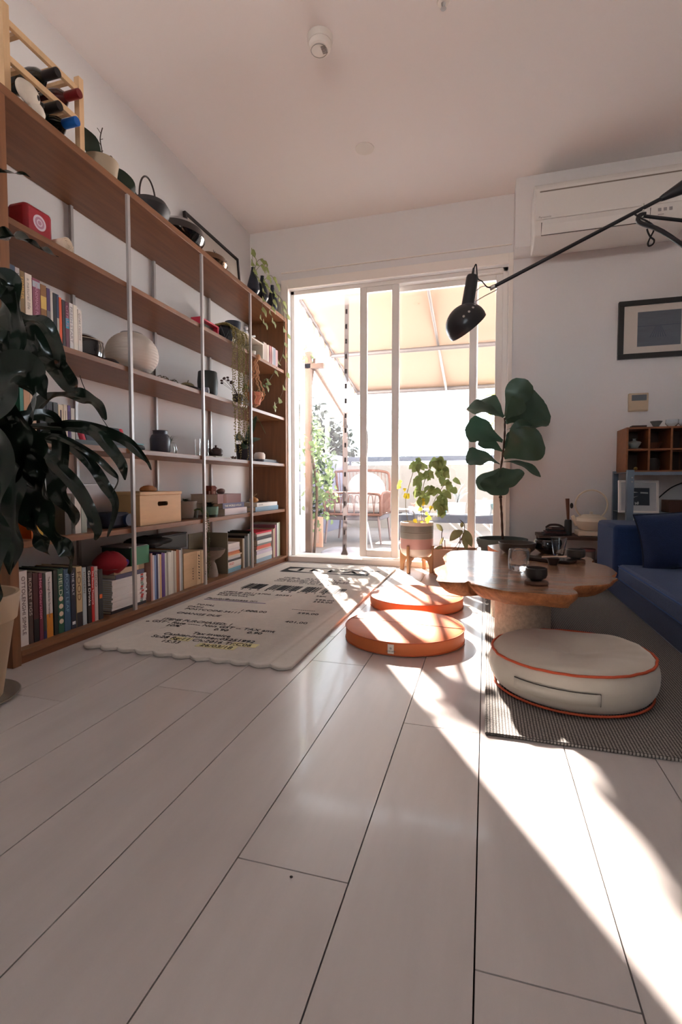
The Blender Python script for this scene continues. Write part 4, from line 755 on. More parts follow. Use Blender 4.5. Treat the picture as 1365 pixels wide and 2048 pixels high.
t = thing('propagation_stand', 'three black drop shaped vases with trailing vine at the end of the top board', 'vases', (-1.58, 3.42, Z1)); VB = mat((34, 40, 54), .3)
vp_ = [(-1.60, 3.27, .0), (-1.60, 3.42, 0), (-1.60, 3.60, 0)]
for x, y, _ in vp_:
    obj('vase', MB().lathe([(.001, .050), (.030, .054), (.046, .08), (.042, .12), (.02, .195), (.012, .235), (.014, .24), (.010, .24), (.001, .22)], 28, (x, y, Z1)), VB, t)
for x, y, _ in vp_: obj('white_cup', MB().lathe([(.001, .0005), (.026, .0005), (.03, .02), (.026, .045), (.022, .047), (.001, .047)], 28, (x, y, Z1)), WHITE, t)
VM = mat((146, 156, 96), .5, transl=.4); st = MB(); lv = MB()
vines = [[(-1.60, 3.27, 2.10), (-1.57, 3.29, 2.20), (-1.56, 3.38, 2.235)], [(-1.60, 3.27, 2.10), (-1.56, 3.34, 2.19), (-1.55, 3.42, 2.13)], [(-1.60, 3.27, 2.10), (-1.6, 3.26, 2.2), (-1.6, 3.265, 2.27)], [(-1.6, 3.42, 2.10), (-1.55, 3.46, 2.16), (-1.54, 3.55, 2.12)],
 [(-1.60, 3.27, 2.10), (-1.54, 3.23, 2.05), (-1.50, 3.24, 1.95), (-1.49, 3.19, 1.86), (-1.49, 3.16, 1.75), (-1.49, 3.22, 1.735)],
 [(-1.6, 3.42, 2.10), (-1.53, 3.40, 2.04), (-1.49, 3.36, 1.92), (-1.485, 3.30, 1.84), (-1.48, 3.34, 1.78)],
 [(-1.6, 3.60, 2.10), (-1.54, 3.58, 2.05), (-1.49, 3.55, 1.93), (-1.485, 3.56, 1.75), (-1.49, 3.55, 1.62), (-1.49, 3.47, 1.52), (-1.50, 3.38, 1.42), (-1.52, 3.30, 1.32)],
 [(-1.6, 3.60, 2.10), (-1.53, 3.61, 2.04), (-1.485, 3.61, 1.9), (-1.48, 3.60, 1.7), (-1.48, 3.59, 1.5), (-1.49, 3.56, 1.36), (-1.50, 3.48, 1.24), (-1.51, 3.40, 1.19)]]
for vi, v in enumerate(vines):
    pts = spl(v, 8*len(v)); st.tube(pts, .0016, 5); rnd = random.Random(vi*3+1)
    for i in range(4, len(pts), 7 if len(v) > 4 else 6):
        p = pts[i]; s_ = rnd.choice((-1, 1)); q_ = p+Vector((.012, s_*.035, -.012+rnd.uniform(-.02, .02))); lv.leaf(p, q_+Vector((0, s_*.012, -.02)), .024, (1, rnd.uniform(-.4, .4), .3), .1, 'heart', 9, ph=i)
    p = pts[-1]; lv.leaf(p, p+Vector((.01, .02, -.045)), .02, (1, 0, .2), .1, 'heart', 9)
obj('vine', st, mat((96, 90, 60), .6), t); obj('leaves', lv, VM, t)
# =============== live edge table ===============
ZT_ = .29
ol = [(903, 1102), (892, 1108), (888, 1114), (892, 1121), (893, 1128), (882, 1132), (870, 1137), (872, 1143), (878, 1149), (875, 1157), (879, 1162), (892, 1164), (912, 1165), (930, 1165), (937, 1162), (944, 1166), (958, 1170), (983, 1176), (1004, 1181), (1029, 1184), (1053, 1185), (1080, 1187), (1108, 1189), (1133, 1190), (1150, 1189), (1157, 1187), (1153, 1182), (1146, 1178), (1149, 1175), (1155, 1172), (1175, 1171), (1199, 1170), (1220, 1168), (1226, 1161), (1236, 1157), (1228, 1154), (1224, 1152), (1231, 1149), (1233, 1144), (1225, 1137), (1212, 1131), (1196, 1127), (1184, 1124), (1188, 1120), (1183, 1116), (1172, 1113), (1155, 1106), (1135, 1099), (1112, 1092), (1080, 1087), (1040, 1084), (1010, 1086), (990, 1089), (976, 1091), (984, 1097), (1000, 1104), (985, 1103), (960, 1101), (935, 1100)]
poly = [(p.x, p.y) for p in (PZ(a, b, ZT_) for a, b in ol)]
t = thing('live_edge_table', 'low live edge tree slab table standing on a pale stone drum', 'table', (.13, 2.1, 0))
TW = mat((158, 120, 94), .22, noise=.22, nscale=2.2, stretch=(1.2, 7, 3), bump=.12, bscale=18, col2=(122, 88, 66), coat=.25)
EDGE = mat((166, 104, 62), .75, noise=.45, nscale=9, stretch=(5, 5, 1.2), bump=.9, bscale=40)
n = len(poly); cx = sum(p[0] for p in poly)/n; cy = sum(p[1] for p in poly)/n; vs = []; fs = []; rnd = random.Random(4)
lay = [(0, 0), (-.004, -.004), (-.018, .006), (-.034, .022), (-.05, .05), (-.058, .085)]
for dz, ins in lay:
    for i, (x, y) in enumerate(poly):
        v = Vector((cx-x, cy-y)); v.normalize(); w_ = ins+(rnd.uniform(-.004, .006) if dz < -.01 else 0); vs.append((x+v.x*w_, y+v.y*w_, ZT_+dz+(rnd.uniform(-.003, .003) if dz < -.01 else 0)))
for k in range(len(lay)-1):
    for i in range(n): j = (i+1) % n; fs.append((k*n+i, (k+1)*n+i, (k+1)*n+j, k*n+j))
fs.append(tuple(range((len(lay)-1)*n, len(lay)*n)))
obj('live_edge', MB().add(vs, fs), EDGE, t, angle=0)
obj('tabletop', MB().add([(x, y, ZT_+.0002) for x, y in poly], [tuple(reversed(range(n)))]), TW, t, smooth=False)
STN = mat((190, 172, 152), .85, noise=.25, nscale=70, bump=.5, bscale=160)
obj('pedestal', MB().lathe([(.10, .0015), (.104, .01), (.104, .235), (.09, .2358)], 40, (.145, 2.05, 0)), STN, t)
obj('pedestal', MB().lathe([(.11, .0015), (.11, .235), (.09, .2358)], 40, (.14, 2.40, 0)), STN, t)
def at(px, py): p = PZ(px, py, ZT_+.001); return (p.x, p.y, ZT_+.0008)
c = at(1035, 1106); one('ceramic_bowl', 'wide dark brown ceramic bowl at the far side of the table', 'bowl', MB().lathe([(.001, .0), (.055, 0), (.078, .02), (.086, .05), (.083, .052), (.08, .05), (.07, .02), (.001, .008)], 36, c), mat((70, 58, 50), .6))
c = at(1054, 1113); one('tea_pet', 'small glossy brown clay figurine in front of the wide bowl', 'figurine', MB().sphere((c[0], c[1], c[2]+.014), .016, .013, .014, 16, 10, fn=lambda a, th: 1+.12*math.sin(4*a)).sphere((c[0]+.006, c[1]-.004, c[2]+.03), .010, seg=12, rings=8), mat((112, 84, 56), .25, coat=.5))
c = at(1096, 1106); one('black_bowl', 'round black bowl on the far side of the table by the bench', 'bowl', MB().lathe([(.001, 0), (.03, 0), (.062, .022), (.066, .045), (.058, .066), (.054, .066), (.06, .045), (.05, .02), (.001, .006)], 36, c), BLKG)
c = at(1085, 1121)
one('wooden_tray', 'long dark stained wooden tray with curved edge on the table', 'tray', MB(TR(*c) @ RX(-.35, 4, 'Z')).prism([(-.13, .02), (-.10, -.02), (-.03, -.035), (.05, -.05), (.12, -.045), (.14, .0), (.12, .04), (.04, .035), (-.05, .04), (-.11, .045)], 0, .014, inset=.06), mat((40, 30, 28), .25), bevel=.003)
GLASSW = mat((255, 255, 255), .08, trans=1, ior=1.45, bump=.6, bscale=45); GLC = mat((240, 246, 250), .02, trans=1, ior=1.35)
c = at(1038, 1141)
t = thing('glass_cup', 'chunky bubbled clear glass cup on the left half of the table', 'glass', c)
obj('cup', MB().lathe([(.001, .0), (.026, .0), (.034, .006), (.036, .04), (.035, .078), (.031, .083), (.028, .078), (.028, .03), (.022, .022), (.001, .02)], 32, c, fn=lambda a, u: 1+.05*math.cos(4*a)), GLASSW, t, angle=0)
c = at(1118, 1117)
one('glass_tumbler', 'tall flared clear glass tumbler standing by the dark tray', 'glass', MB().lathe([(.001, .0145), (.021, .0145), (.034, .092), (.0325, .092), (.0195, .021), (.001, .021)], 32, c), GLC)
c = at(1107, 1130)
t = thing('tea_strainer', 'dark cup with a pale bamboo stick laid across its rim', 'cup', c)
obj('cup', MB().lathe(cup(.016, .026, .03, .003), 24, (c[0], c[1], c[2])), mat((36, 30, 30), .35), t); obj('stick', MB().cyl((c[0]-.045, c[1]-.02, c[2]+.0335), (c[0]+.05, c[1]+.006, c[2]+.036), .003, seg=8), mat((206, 180, 160), .4), t)
def teacup(px, py, lab, lab2, col, r=.034):
    c = at(px, py); o = one('coaster', lab2, 'coaster', MB().lathe([(.001, 0), (.036, 0), (.038, .004), (.036, .0115), (.001, .012)], 30, c), mat((96, 66, 50), .6, noise=.2, nscale=20))
    c2 = (c[0], c[1], c[2]+.0125); t = thing('teacup', lab, 'cup', c2)
    obj('cup', MB().lathe([(.001, .0), (.018, .0), (.02, .004), (r*.9, .01), (r, .02), (r*.98, .04), (r*.9, .042), (r*.88, .038), (r*.88, .02), (.001, .012)], 32, c2), mat(col, .35, noise=.3, nscale=14), t)
    obj('tea', MB().cyl((c2[0], c2[1], c2[2]+.0285), (c2[0], c2[1], c2[2]+.029), r*.87, seg=28), mat((70, 40, 20), .05), t)
teacup(1073, 1168, 'dark ribbed stoneware teacup nearest the front edge of the table', 'round wooden coaster under the front teacup', (44, 42, 42))
teacup(1152, 1124, 'grey brown stoneware teacup at the right back of the table', 'round wooden coaster under the right teacup', (70, 66, 62), .037)
# =============== pouf, woven rug ===============
RUGM = mat((120, 116, 112), .95, bump=.5, bscale=300)
nt = RUGM.node_tree; N = nt.nodes; L_ = nt.links; tc = N['Texture Coordinate']; pr_ = N['Principled BSDF']
ws = []
for axis, sc_ in (('X', 260), ('Y', 330)):
    wv = N.new('ShaderNodeTexWave'); wv.bands_direction = axis; wv.inputs['Scale'].default_value = sc_/6.28; wv.inputs['Distortion'].default_value = 1.2; wv.inputs['Detail Scale'].default_value = 3; L_.new(tc.outputs['Object'], wv.inputs['Vector']); ws.append(wv)
mth = N.new('ShaderNodeMath'); mth.operation = 'MULTIPLY'; L_.new(ws[0].outputs['Fac'], mth.inputs[0]); L_.new(ws[1].outputs['Fac'], mth.inputs[1])
r_ = N.new('ShaderNodeValToRGB'); r_.color_ramp.elements[0].color = rgb((62, 59, 59)); r_.color_ramp.elements[1].color = rgb((176, 170, 163)); r_.color_ramp.elements[1].position = .6; L_.new(mth.outputs[0], r_.inputs[0]); L_.new(r_.outputs[0], pr_.inputs['Base Color'])
obj_r = tag(obj('woven_rug', MB().prism([(.006, 1.248), (1.585, 1.236), (1.585, 3.15), (.006, 3.15)], .0005, .009), RUGM, loc=(.8, 1.9, 0), bevel=.003), 'grey black and white woven rug under the sofa and the table', 'rug')
t = thing('pouf', 'cream round floor pouf with orange piping on the woven rug', 'pouf', (.25, 1.61, .0095))
PF = mat((206, 198, 184), .9, noise=.04, nscale=14, bump=.25, bscale=26, sheen=.2); PO = mat((196, 84, 52), .7)
def pfn(a, u): return 1
pc = (.25, 1.61, .0095); R_ = .222
vs = []; fs = []; seg = 96
prof = [(.0, .0), (.6, .0), (.9, .002), (.97, .012), (1.03, .035), (1.06, .06), (1.045, .085), (.995, .108), (.95, .119), (.82, .122), (.6, .118), (.35, .108), (.15, .101), (.0, .10)]
for i, (r, z) in enumerate(prof):
    for k in range(seg):
        a = 2*math.pi*k/seg; pk = 0
        if .9 <= r and .03 < z < .11: pk = .006*math.sin(a*17+1)*math.sin(a*5)+.004*math.sin(a*29)
        top = i >= 8
        dz = (.006*math.sin(a*3+r*6+1)*r+.006*math.sin(a*5-r*9)*r*(1-r)*3+.003*math.sin(a*13+2+3*math.sin(a*3))*max(0, r-.6)*4*max(0, 1.05-r)*3+.012*math.sin(a+2.2)*r*.5) if top else (.010*math.sin(a+2.2)*.6 if i in (6, 7) else 0)
        vs.append((pc[0]+R_*r*(1+pk)*math.cos(a), pc[1]+R_*r*(1+pk)*math.sin(a), pc[2]+z+dz))
for i in range(len(prof)-1):
    for k in range(seg): k2 = (k+1) % seg; fs.append((i*seg+k, i*seg+k2, (i+1)*seg+k2, (i+1)*seg+k))
obj('cover', MB().add(vs, fs), PF, t, angle=0, subsurf=1)
i = 7; obj('piping', MB().tube([Vector(vs[i*seg+k])+Vector((.0025*math.cos(2*math.pi*k/seg), .0025*math.sin(2*math.pi*k/seg), .001)) for k in range(seg)], .0038, 8, True), PO, t)
i = 3; obj('piping', MB().tube([Vector(vs[i*seg+k])+Vector((.004*math.cos(2*math.pi*k/seg), .004*math.sin(2*math.pi*k/seg), -.004)) for k in range(seg)], .0034, 8, True), PO, t)
q = MB(); gr = []
for k in range(22):
    a = -2.35+.045*k; gr.append((pc[0]+R_*1.066*math.cos(a), pc[1]+R_*1.066*math.sin(a)))
q.add([(x, y, pc[2]+z) for x, y in gr for z in (.042, .072)], [(2*j, 2*j+2, 2*j+3, 2*j+1) for j in range(21)]); obj('grab_handle', q, mat((200, 194, 182), .9), t, solid=.003)
obj('handle_stitching', MB().tube([(x, y, pc[2]+.0735) for x, y in gr]+[(gr[-1][0], gr[-1][1], pc[2]+.041)], .0012, 5), mat((60, 54, 50), .8), t)
# =============== sofa ===============
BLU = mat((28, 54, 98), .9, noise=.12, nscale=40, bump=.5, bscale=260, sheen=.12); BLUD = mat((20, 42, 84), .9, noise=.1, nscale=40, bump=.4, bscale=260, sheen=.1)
t = thing('sofa', 'low navy blue fabric sofa along the right wall', 'sofa', (1.12, 2.2, 0))
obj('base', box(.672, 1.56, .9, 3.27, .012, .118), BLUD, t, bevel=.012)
obj('seat_cushion', box(.665, 1.40, .9, 2.865, .119, .202), BLU, t, bevel=.018)
obj('armrest', box(.645, 1.40, 2.872, 3.275, .119, .405), BLU, t, bevel=.02)
obj('backrest', box(1.405, 1.58, .9, 3.275, .119, .56), BLU, t, bevel=.03)
q = MB(); q.tube([(.668, .91, .192), (.668, 2.86, .192)], .003, 6); q.tube([(.668, .91, .128), (.668, 2.86, .128)], .003, 6); obj('piping', q, mat((52, 80, 130), .8), t)
t = thing('throw_pillow', 'dark navy square pillow leaning on the sofa arm', 'pillow', (.96, 2.80, .21))
M = TR(.97, 2.775, .205) @ RX(-.22, 4, 'X') @ RX(-.12, 4, 'Y')
vs = []; fs = []; g = 20
for s_ in (-1, 1):
    for j in range(g+1):
        for i in range(g+1):
            u, v = i/g*2-1, j/g*2-1; e = max(0, (1-u**4)*(1-v**4)); px_ = .215*u*(1-.07*(1-v*v))*1.0; pz_ = .145+.145*v*(1-.07*(1-u*u)); vs.append((px_, s_*.055*e**.6, pz_))
for s_ in (0, 1):
    for j in range(g):
        for i in range(g): a = s_*(g+1)**2+j*(g+1)+i; f = (a, a+1, a+g+2, a+g+1); fs.append(f if s_ == 0 else tuple(reversed(f)))
obj('cover', MB(M).add(vs, fs), mat((26, 44, 80), .9, noise=.1, nscale=40, bump=.5, bscale=240, sheen=.12), t, angle=0)
ed = [vs[i] for i in range(g+1)]+[vs[(j+1)*(g+1)+g] for j in range(g)]+[vs[g*(g+1)+g-1-i] for i in range(g)]+[vs[(g-1-j)*(g+1)] for j in range(g-1)]
obj('piping', MB(M).tube(ed, .0035, 6, True), mat((18, 30, 56), .8), t)
# =============== low bench by the wall ===============
DW = mat((72, 50, 38), .5, noise=.25, nscale=3, stretch=(2, 12, 12))
t = thing('low_bench', 'low dark wooden bench along the far wall behind the sofa arm', 'bench', (.57, 3.47, 0))
obj('top', box(.33, .78, 3.36, 3.64, .268, .288), DW, t, smooth=False, bevel=.002); obj('shelf', box(.36, .76, 3.38, 3.62, .10, .115), DW, t, smooth=False)
for x in (.35, .75):
    for y in (3.38, 3.62): obj('leg', box(x-.012, x+.012, y-.012, y+.012, 0, .2675), DW, t, smooth=False)
zb = .2885
t = thing('folded_cloth', 'dark patterned cloth folded on the low bench', 'cloth', (.43, 3.47, zb))
for k in range(4):
    y = 3.47; z = zb+.006+k*.0115; q = MB().strip([(.36+.012*k, y, z), (.40, y, z+.003), (.45, y, z+.001), (.50-.006*k, y, z+.002)], [.07-.006*k]*4, (0, 0, 1), fold=0, nc=6)
    obj('fold', q, mat([(50, 40, 42), (90, 60, 60), (44, 46, 52), (120, 96, 88)][k], .9, noise=.3, nscale=40, stretch=(1, 8, 1)), t, solid=.008)
obj('fold', MB().tube(spl([(.375, 3.41, zb+.05), (.40, 3.42, zb+.066), (.45, 3.43, zb+.066), (.48, 3.43, zb+.05), (.46, 3.42, zb+.048), (.41, 3.41, zb+.048)], 30), .007, 8), mat((60, 48, 48), .9), t)
t = thing('incense_holder', 'slim black holder with an upright brown wooden tool on the bench', 'holder', (.515, 3.46, zb))
obj('holder', MB().lathe([(.001, .0005), (.024, .0005), (.022, .09), (.018, .10), (.001, .10)], 20, (.512, 3.46, zb)), BLK, t); obj('tool', MB().cyl((.512, 3.46, zb+.101), (.505, 3.46, zb+.235), .008, .012), mat((92, 54, 38), .6), t); obj('cap', MB().sphere((.53, 3.455, zb+.19), .010, .010, .018), BLK, t)
t = thing('trivet', 'cream square block trivet under the white kettle', 'trivet', (.64, 3.46, zb)); CRM = mat((216, 202, 180), .5)
obj('block', box(.56, .72, 3.385, 3.535, zb+.0004, zb+.036), CRM, t, smooth=False, bevel=.008)
t = thing('enamel_kettle', 'cream enamel kettle with tall round hoop handle', 'kettle', (.645, 3.46, zb+.0365)); z0 = zb+.0366
obj('body', MB().lathe([(.001, .0), (.06, .0), (.07, .006), (.092, .04), (.096, .058), (.085, .078), (.06, .09), (.055, .092)], 40, (.645, 3.46, z0)), CRM, t)
obj('lid', MB().lathe([(.056, .0925), (.05, .098), (.012, .101), (.007, .108), (.013, .114), (.001, .118)], 28, (.645, 3.46, z0)), CRM, t)
obj('spout', MB().tube(spl([(.567, 3.45, z0+.035), (.55, 3.448, z0+.06), (.535, 3.445, z0+.09)], 8), lerpw([.02, .014, .010], 8), 12), CRM, t)
obj('handle', MB().tube([(.645+.093*math.cos(a), 3.46, z0+.16+.093*math.sin(a)) for a in [-.85+(math.pi+1.7)*k/30 for k in range(31)]], .0055, 8), CRM, t)
t = thing('lidded_jar', 'grey and pink lidded jar under the bench', 'jar', (.62, 3.45, .115)); obj('jar', MB().lathe([(.001, .0005), (.04, .0005), (.045, .02), (.045, .075), (.001, .078)], 24, (.625, 3.44, .116)), mat((130, 118, 112), .7), t); obj('lid', MB().lathe([(.046, .0785), (.046, .092), (.001, .094)], 24, (.625, 3.44, .116)), mat((150, 100, 96), .7), t)
# =============== steel shelf, cube cabinet ===============
t = thing('metal_shelf', 'grey steel angle shelf behind the sofa arm', 'shelf', (1.15, 3.49, 0)); SG = mat((120, 134, 148), .4, metal=.5)
for x in (.825, 1.48):
    for y in (3.305, 3.67): q = MB(); s_ = 1 if y < 3.5 else -1; q.box(x-.018, x+.018, y-.0015, y+.0015, 0, .70).box(x-.018, x-.015, y, y+.03*s_, 0, .70); obj('post', q, SG, t, smooth=False)
for z in (.685, .44, .08): q = MB(); q.box(.81, 1.5, 3.308, 3.668, z, z+.004).box(.81, 1.5, 3.306, 3.309, z-.016, z+.004); obj('shelf_board', q, SG, t, smooth=False)
for z in (.63, .655): obj('bolt', MB().cyl((.832, 3.302, z), (.832, 3.306, z), .004, seg=8), STEEL, t)
t = thing('cube_cabinet', 'brown wooden cabinet of open cubes on top of the steel shelf', 'cabinet', (1.07, 3.56, .6895)); CBW = mat((136, 84, 50), .5, noise=.2, nscale=3, stretch=(3, 12, 12)); z0 = .6895; q = MB()
for z in (z0, z0+.133, z0+.265): q.box(.832, 1.322, 3.452, 3.68, z, z+.011)
for k in range(5): x = .832+k*.1198; q.box(x, x+.011, 3.452, 3.68, z0+.011, z0+.133).box(x, x+.011, 3.452, 3.68, z0+.144, z0+.265)
obj('frame', q, CBW, t, smooth=False); obj('back_panel', box(.832, 1.322, 3.6805, 3.685, z0, z0+.276), mat((70, 46, 34), .6), t, smooth=False)
t = thing('lidded_tea_bowl', 'pale lidded tea bowl in the upper left cube', 'cup', (.89, 3.51, z0+.1442)); PC = mat((150, 156, 150), .3)
obj('bowl', MB().lathe([(.001, .003), (.016, .003), (.034, .03), (.036, .04), (.001, .036)], 28, (.89, 3.51, z0+.1442)), PC, t); obj('saucer', MB().lathe([(.001, .0003), (.03, .0003), (.043, .007), (.001, .0028)], 28, (.89, 3.51, z0+.1442)), PC, t); obj('lid', MB().lathe([(.042, .0405), (.03, .048), (.01, .053), (.008, .06), (.011, .066), (.001, .067)], 28, (.89, 3.51, z0+.1442)), PC, t)
one('round_stone', 'small brass coloured ball in the lower left cube', 'ball', MB().sphere((.893, 3.475, z0+.0225), .011, seg=14, rings=8), mat((140, 112, 60), .4, metal=.4))
one('clay_jar', 'dark clay jar standing in the lower second cube', 'jar', MB().lathe([(.001, .0005), (.03, .0005), (.038, .04), (.028, .075), (.001, .078)], 24, (1.01, 3.55, z0+.0112)), mat((60, 50, 46), .5))
one('clay_bowl', 'reddish brown bowl in the upper second cube', 'bowl', MB().lathe(cup(.02, .042, .04), 24, (1.01, 3.54, z0+.1442)), mat((92, 58, 42), .5))
zt = z0+.2765
one('wooden_block', 'flat dark wooden block at the left end on the cabinet', 'block', box(.875, .955, 3.50, 3.56, zt+.0003, zt+.015), mat((46, 30, 28), .5), smooth=False)
one('footed_bowl', 'small grey footed bowl on top of the cube cabinet', 'bowl', MB().lathe([(.001, .0), (.014, .0), (.016, .006), (.034, .036), (.032, .0365), (.014, .01), (.001, .008)], 28, (1.005, 3.50, zt+.0003)), mat((110, 112, 110), .5))
for k, x in enumerate((1.09, 1.16)):
    one('glass_bowl', ('small clear glass bowl right of the grey footed bowl on the cabinet', 'small clear glass bowl at the very right edge of the photo on the cabinet')[k], 'bowl', MB().lathe([(.001, .0), (.02, .0), (.036, .02), (.033, .045), (.0315, .045), (.034, .02), (.018, .002), (.001, .002)], 28, (x, 3.50, zt+.0003)), GLC)
t = thing('leaning_print', 'white framed print of a dark landscape leaning on the steel shelf', 'picture', (.88, 3.36, .4445)); M = TR(.885, 3.35, .4448) @ RX(-.12, 4, 'X') @ RX(.1, 4, 'Z'); q = MB(M)
q.box(-.11, .11, 0, .018, 0, .012).box(-.11, .11, 0, .018, .183, .195).box(-.11, -.098, 0, .018, .012, .183).box(.098, .11, 0, .018, .012, .183); obj('frame', q, WHITE, t, smooth=False)
obj('mat_board', MB(M).box(-.0975, .0975, .006, .012, .0125, .1825), mat((190, 190, 190), .8), t, smooth=False); obj('print', MB(M).box(-.065, .06, .0045, .0055, .045, .15), mat((34, 44, 56), .6), t, smooth=False)
q = MB(M); q.add([(-.06, .004, .135), (.0, .004, .122), (-.06, .004, .118)], [(2, 1, 0)]).add([(.01, .004, .126), (.052, .004, .124), (.052, .004, .116), (.01, .004, .117)], [(3, 2, 1, 0)]).add([(-.06, .004, .088), (.0, .004, .102), (-.06, .004, .078)], [(2, 1, 0)]).add([(-.022, .004, .066), (-.012, .004, .06), (-.002, .004, .07), (.002, .004, .058), (-.004, .004, .048), (-.012, .004, .053), (-.02, .004, .047)], [tuple(range(7))])
obj('pale_shapes', q, mat((170, 172, 170), .7), t, smooth=False)
one('wooden_box', 'dark reddish wooden box on the steel shelf at the right edge', 'box', box(1.06, 1.2, 3.42, 3.55, .4445, .52), mat((84, 50, 38), .5), smooth=False, bevel=.002)
one('black_cable', 'black cable curving down behind the steel shelf', 'cable', MB().tube(spl([(1.30, 3.65, .66), (1.15, 3.64, .60), (1.06, 3.63, .52), (1.0, 3.62, .48), (.97, 3.6, .449)], 24), .004, 6), BLK)
# =============== wall pieces ===============
t = thing('framed_photo', 'black framed photo of a grey blue sea with a pier on the far wall', 'picture', (1.055, 3.67, 1.43)); q = MB(); y0, y1 = 3.66, 3.688; a, b, z0, z1 = .82, 1.29, 1.43, 1.80; f_ = .032
q.box(a, b, y0, y1, z0, z0+f_).box(a, b, y0, y1, z1-f_, z1).box(a, a+f_, y0, y1, z0+f_, z1-f_).box(b-f_, b, y0, y1, z0+f_, z1-f_); obj('frame', q, mat((22, 22, 24), .4), t, smooth=False, bevel=.002)
obj('mat_board', box(a+f_+.0003, b-f_-.0003, 3.672, 3.676, z0+f_+.0003, z1-f_-.0003), mat((206, 196, 186), .8), t, smooth=False)
PH = mat((94, 101, 110), .5, noise=.18, nscale=4, stretch=(1, 1, 6)); obj('photograph', box(.932, 1.178, 3.6705, 3.6715, 1.505, 1.725), PH, t, smooth=False)
q = MB(); q.box(.932, 1.178, 3.6698, 3.6704, 1.632, 1.635)
for k in range(7): q.add([(1.05+.012*(k-3)*.4, 3.6698, 1.63), (1.052+.012*(k-3)*.4, 3.6698, 1.63), (1.052+.03*(k-3)*.5, 3.6698, 1.56), (1.048+.03*(k-3)*.5, 3.6698, 1.56)], [(0, 1, 2, 3)])
obj('pier', q, mat((66, 76, 92), .6), t, smooth=False)
t = thing('intercom', 'beige square wall controller with a small grey screen', 'wall panel', (.95, 3.675, 1.09)); BG = mat((196, 176, 148), .5)
obj('housing', box(.892, 1.006, 3.665, 3.6895, 1.09, 1.207), BG, t, smooth=False, bevel=.004); obj('screen', box(.908, .994, 3.6635, 3.6648, 1.158, 1.195), mat((96, 104, 110), .2), t, smooth=False); obj('flap', box(.898, 1.0, 3.6625, 3.6648, 1.096, 1.15), BG, t, smooth=False, bevel=.001)
t = thing('wall_switch', 'small white switch on the door frame beside the fig leaves', 'switch', (.15, 3.66, .79)); obj('plate', box(.125, .165, 3.655, 3.6715, .77, .81), WHITE, t, smooth=False, bevel=.002); obj('rocker', box(.138, .152, 3.652, 3.6548, .78, .80), WHITE, t, smooth=False)
t = thing('wall_socket', 'pale flat double socket plate right of the fig tree', 'socket', (.33, 3.685, .83)); obj('plate', box(.29, .37, 3.684, 3.6895, .80, .87), WALL, t, smooth=False, bevel=.001); obj('rocker', box(.32, .335, 3.6815, 3.6838, .825, .845), WHITE, t, smooth=False)
# air conditioner
t = thing('air_conditioner', 'long white wall air conditioner under the ceiling at the right', 'air conditioner', (.66, 3.4, 2.08)); AC = mat((216, 212, 207), .4); x0, x1, z0, z1, yf, yb = .262, 1.07, 2.09, 2.425, 3.285, 3.508
def acprof(x): return [(x, yb, z0), (x, 3.36, z0), (x, 3.30, z0+.03), (x, yf, z0+.10), (x, yf, z1-.03), (x, 3.305, z1), (x, yb, z1)]
n = 7; obj('casing', MB().add(acprof(x0)+acprof(x1), [tuple(range(n)), tuple(reversed(range(n, 2*n)))]+[(i, n+i, n+(i+1) % n, (i+1) % n) for i in range(n)]), AC, t, bevel=.006)
obj('front_panel', box(x0+.006, x1-.006, yf-.009, yf-.0005, z0+.115, z1-.035), AC, t, smooth=False, bevel=.003)
obj('intake_slot', box(x0+.03, x1-.03, yf-.0098, yf-.0091, z1-.062, z1-.054), mat((120, 110, 100), .6), t, smooth=False)
fl_ = obj('air_flap', MB().add([(x0+.045, yf-.003, z0+.085), (x0+.62, yf-.003, z0+.085), (x0+.62, yf+.012, z0+.032), (x0+.045, yf+.012, z0+.032)], [(0, 3, 2, 1)]), AC, t, smooth=False, solid=.003)
obj('flap_gap', MB().tube([(x0+.043, yf-.002, z0+.10), (x0+.042, yf+.011, z0+.029), (x0+.622, yf+.011, z0+.029), (x0+.622, yf-.002, z0+.10)], .0022, 5), mat((60, 54, 50), .7), t)
q = MB(); q.text('Panasonic', .018, face_ny(x0+.025, yf-.0095, z0+.122), ext=.0002); obj('maker_lettering', q, mat((130, 122, 114), .5), t, smooth=False)
q = MB(); 
for k in range(3): q.box(x0+.66+.028*k, x0+.676+.028*k, yf-.0015, yf-.0003, z0+.075, z0+.092)
q.box(x0+.66, x0+.69, yf-.0015, yf-.0003, z0+.055, z0+.059); obj('indicator_marks', q, mat((150, 146, 146), .5), t, smooth=False)
# ceiling fittings
t = thing('smoke_alarm', 'white round smoke alarm on the ceiling near the top of the photo', 'smoke alarm', (-.733, 2.185, ZC-.001)); c = (-.733, 2.185, ZC)
obj('base', MB().lathe([(.001, -.0005), (.056, -.0005), (.056, -.022), (.053, -.03), (.001, -.03)], 40, c), WHITE, t); obj('dome', MB().lathe([(.05, -.0305), (.047, -.052), (.04, -.058), (.001, -.060)], 40, c), WHITE, t)
q = MB()
for k in range(7): q.box(c[0]+.008, c[0]+.03, c[1]-.02+.006*k, c[1]-.018+.006*k, ZC-.0612, ZC-.0603)
q.add([], []); obj('vent_slots', q, mat((90, 84, 80), .7), t, smooth=False); obj('ring', MB().tube([(c[0]-.004+.036*math.cos(k*math.pi/18), c[1]+.036*math.sin(k*math.pi/18), ZC-.0592) for k in range(36)], .0014, 5, True), mat((170, 164, 158), .6), t)
t = thing('downlight', 'flush white round downlight in the ceiling', 'ceiling light', (-.714, 2.957, ZC-.001)); c = (-.714, 2.957, ZC)
obj('trim_ring', MB().lathe([(.036, -.0005), (.056, -.0005), (.055, -.004), (.038, -.007)], 40, c), WHITE, t); obj('diffuser', MB().cyl((c[0], c[1], ZC-.0005), (c[0], c[1], ZC-.004), .0355, seg=36), mat((240, 234, 226), .3), t)
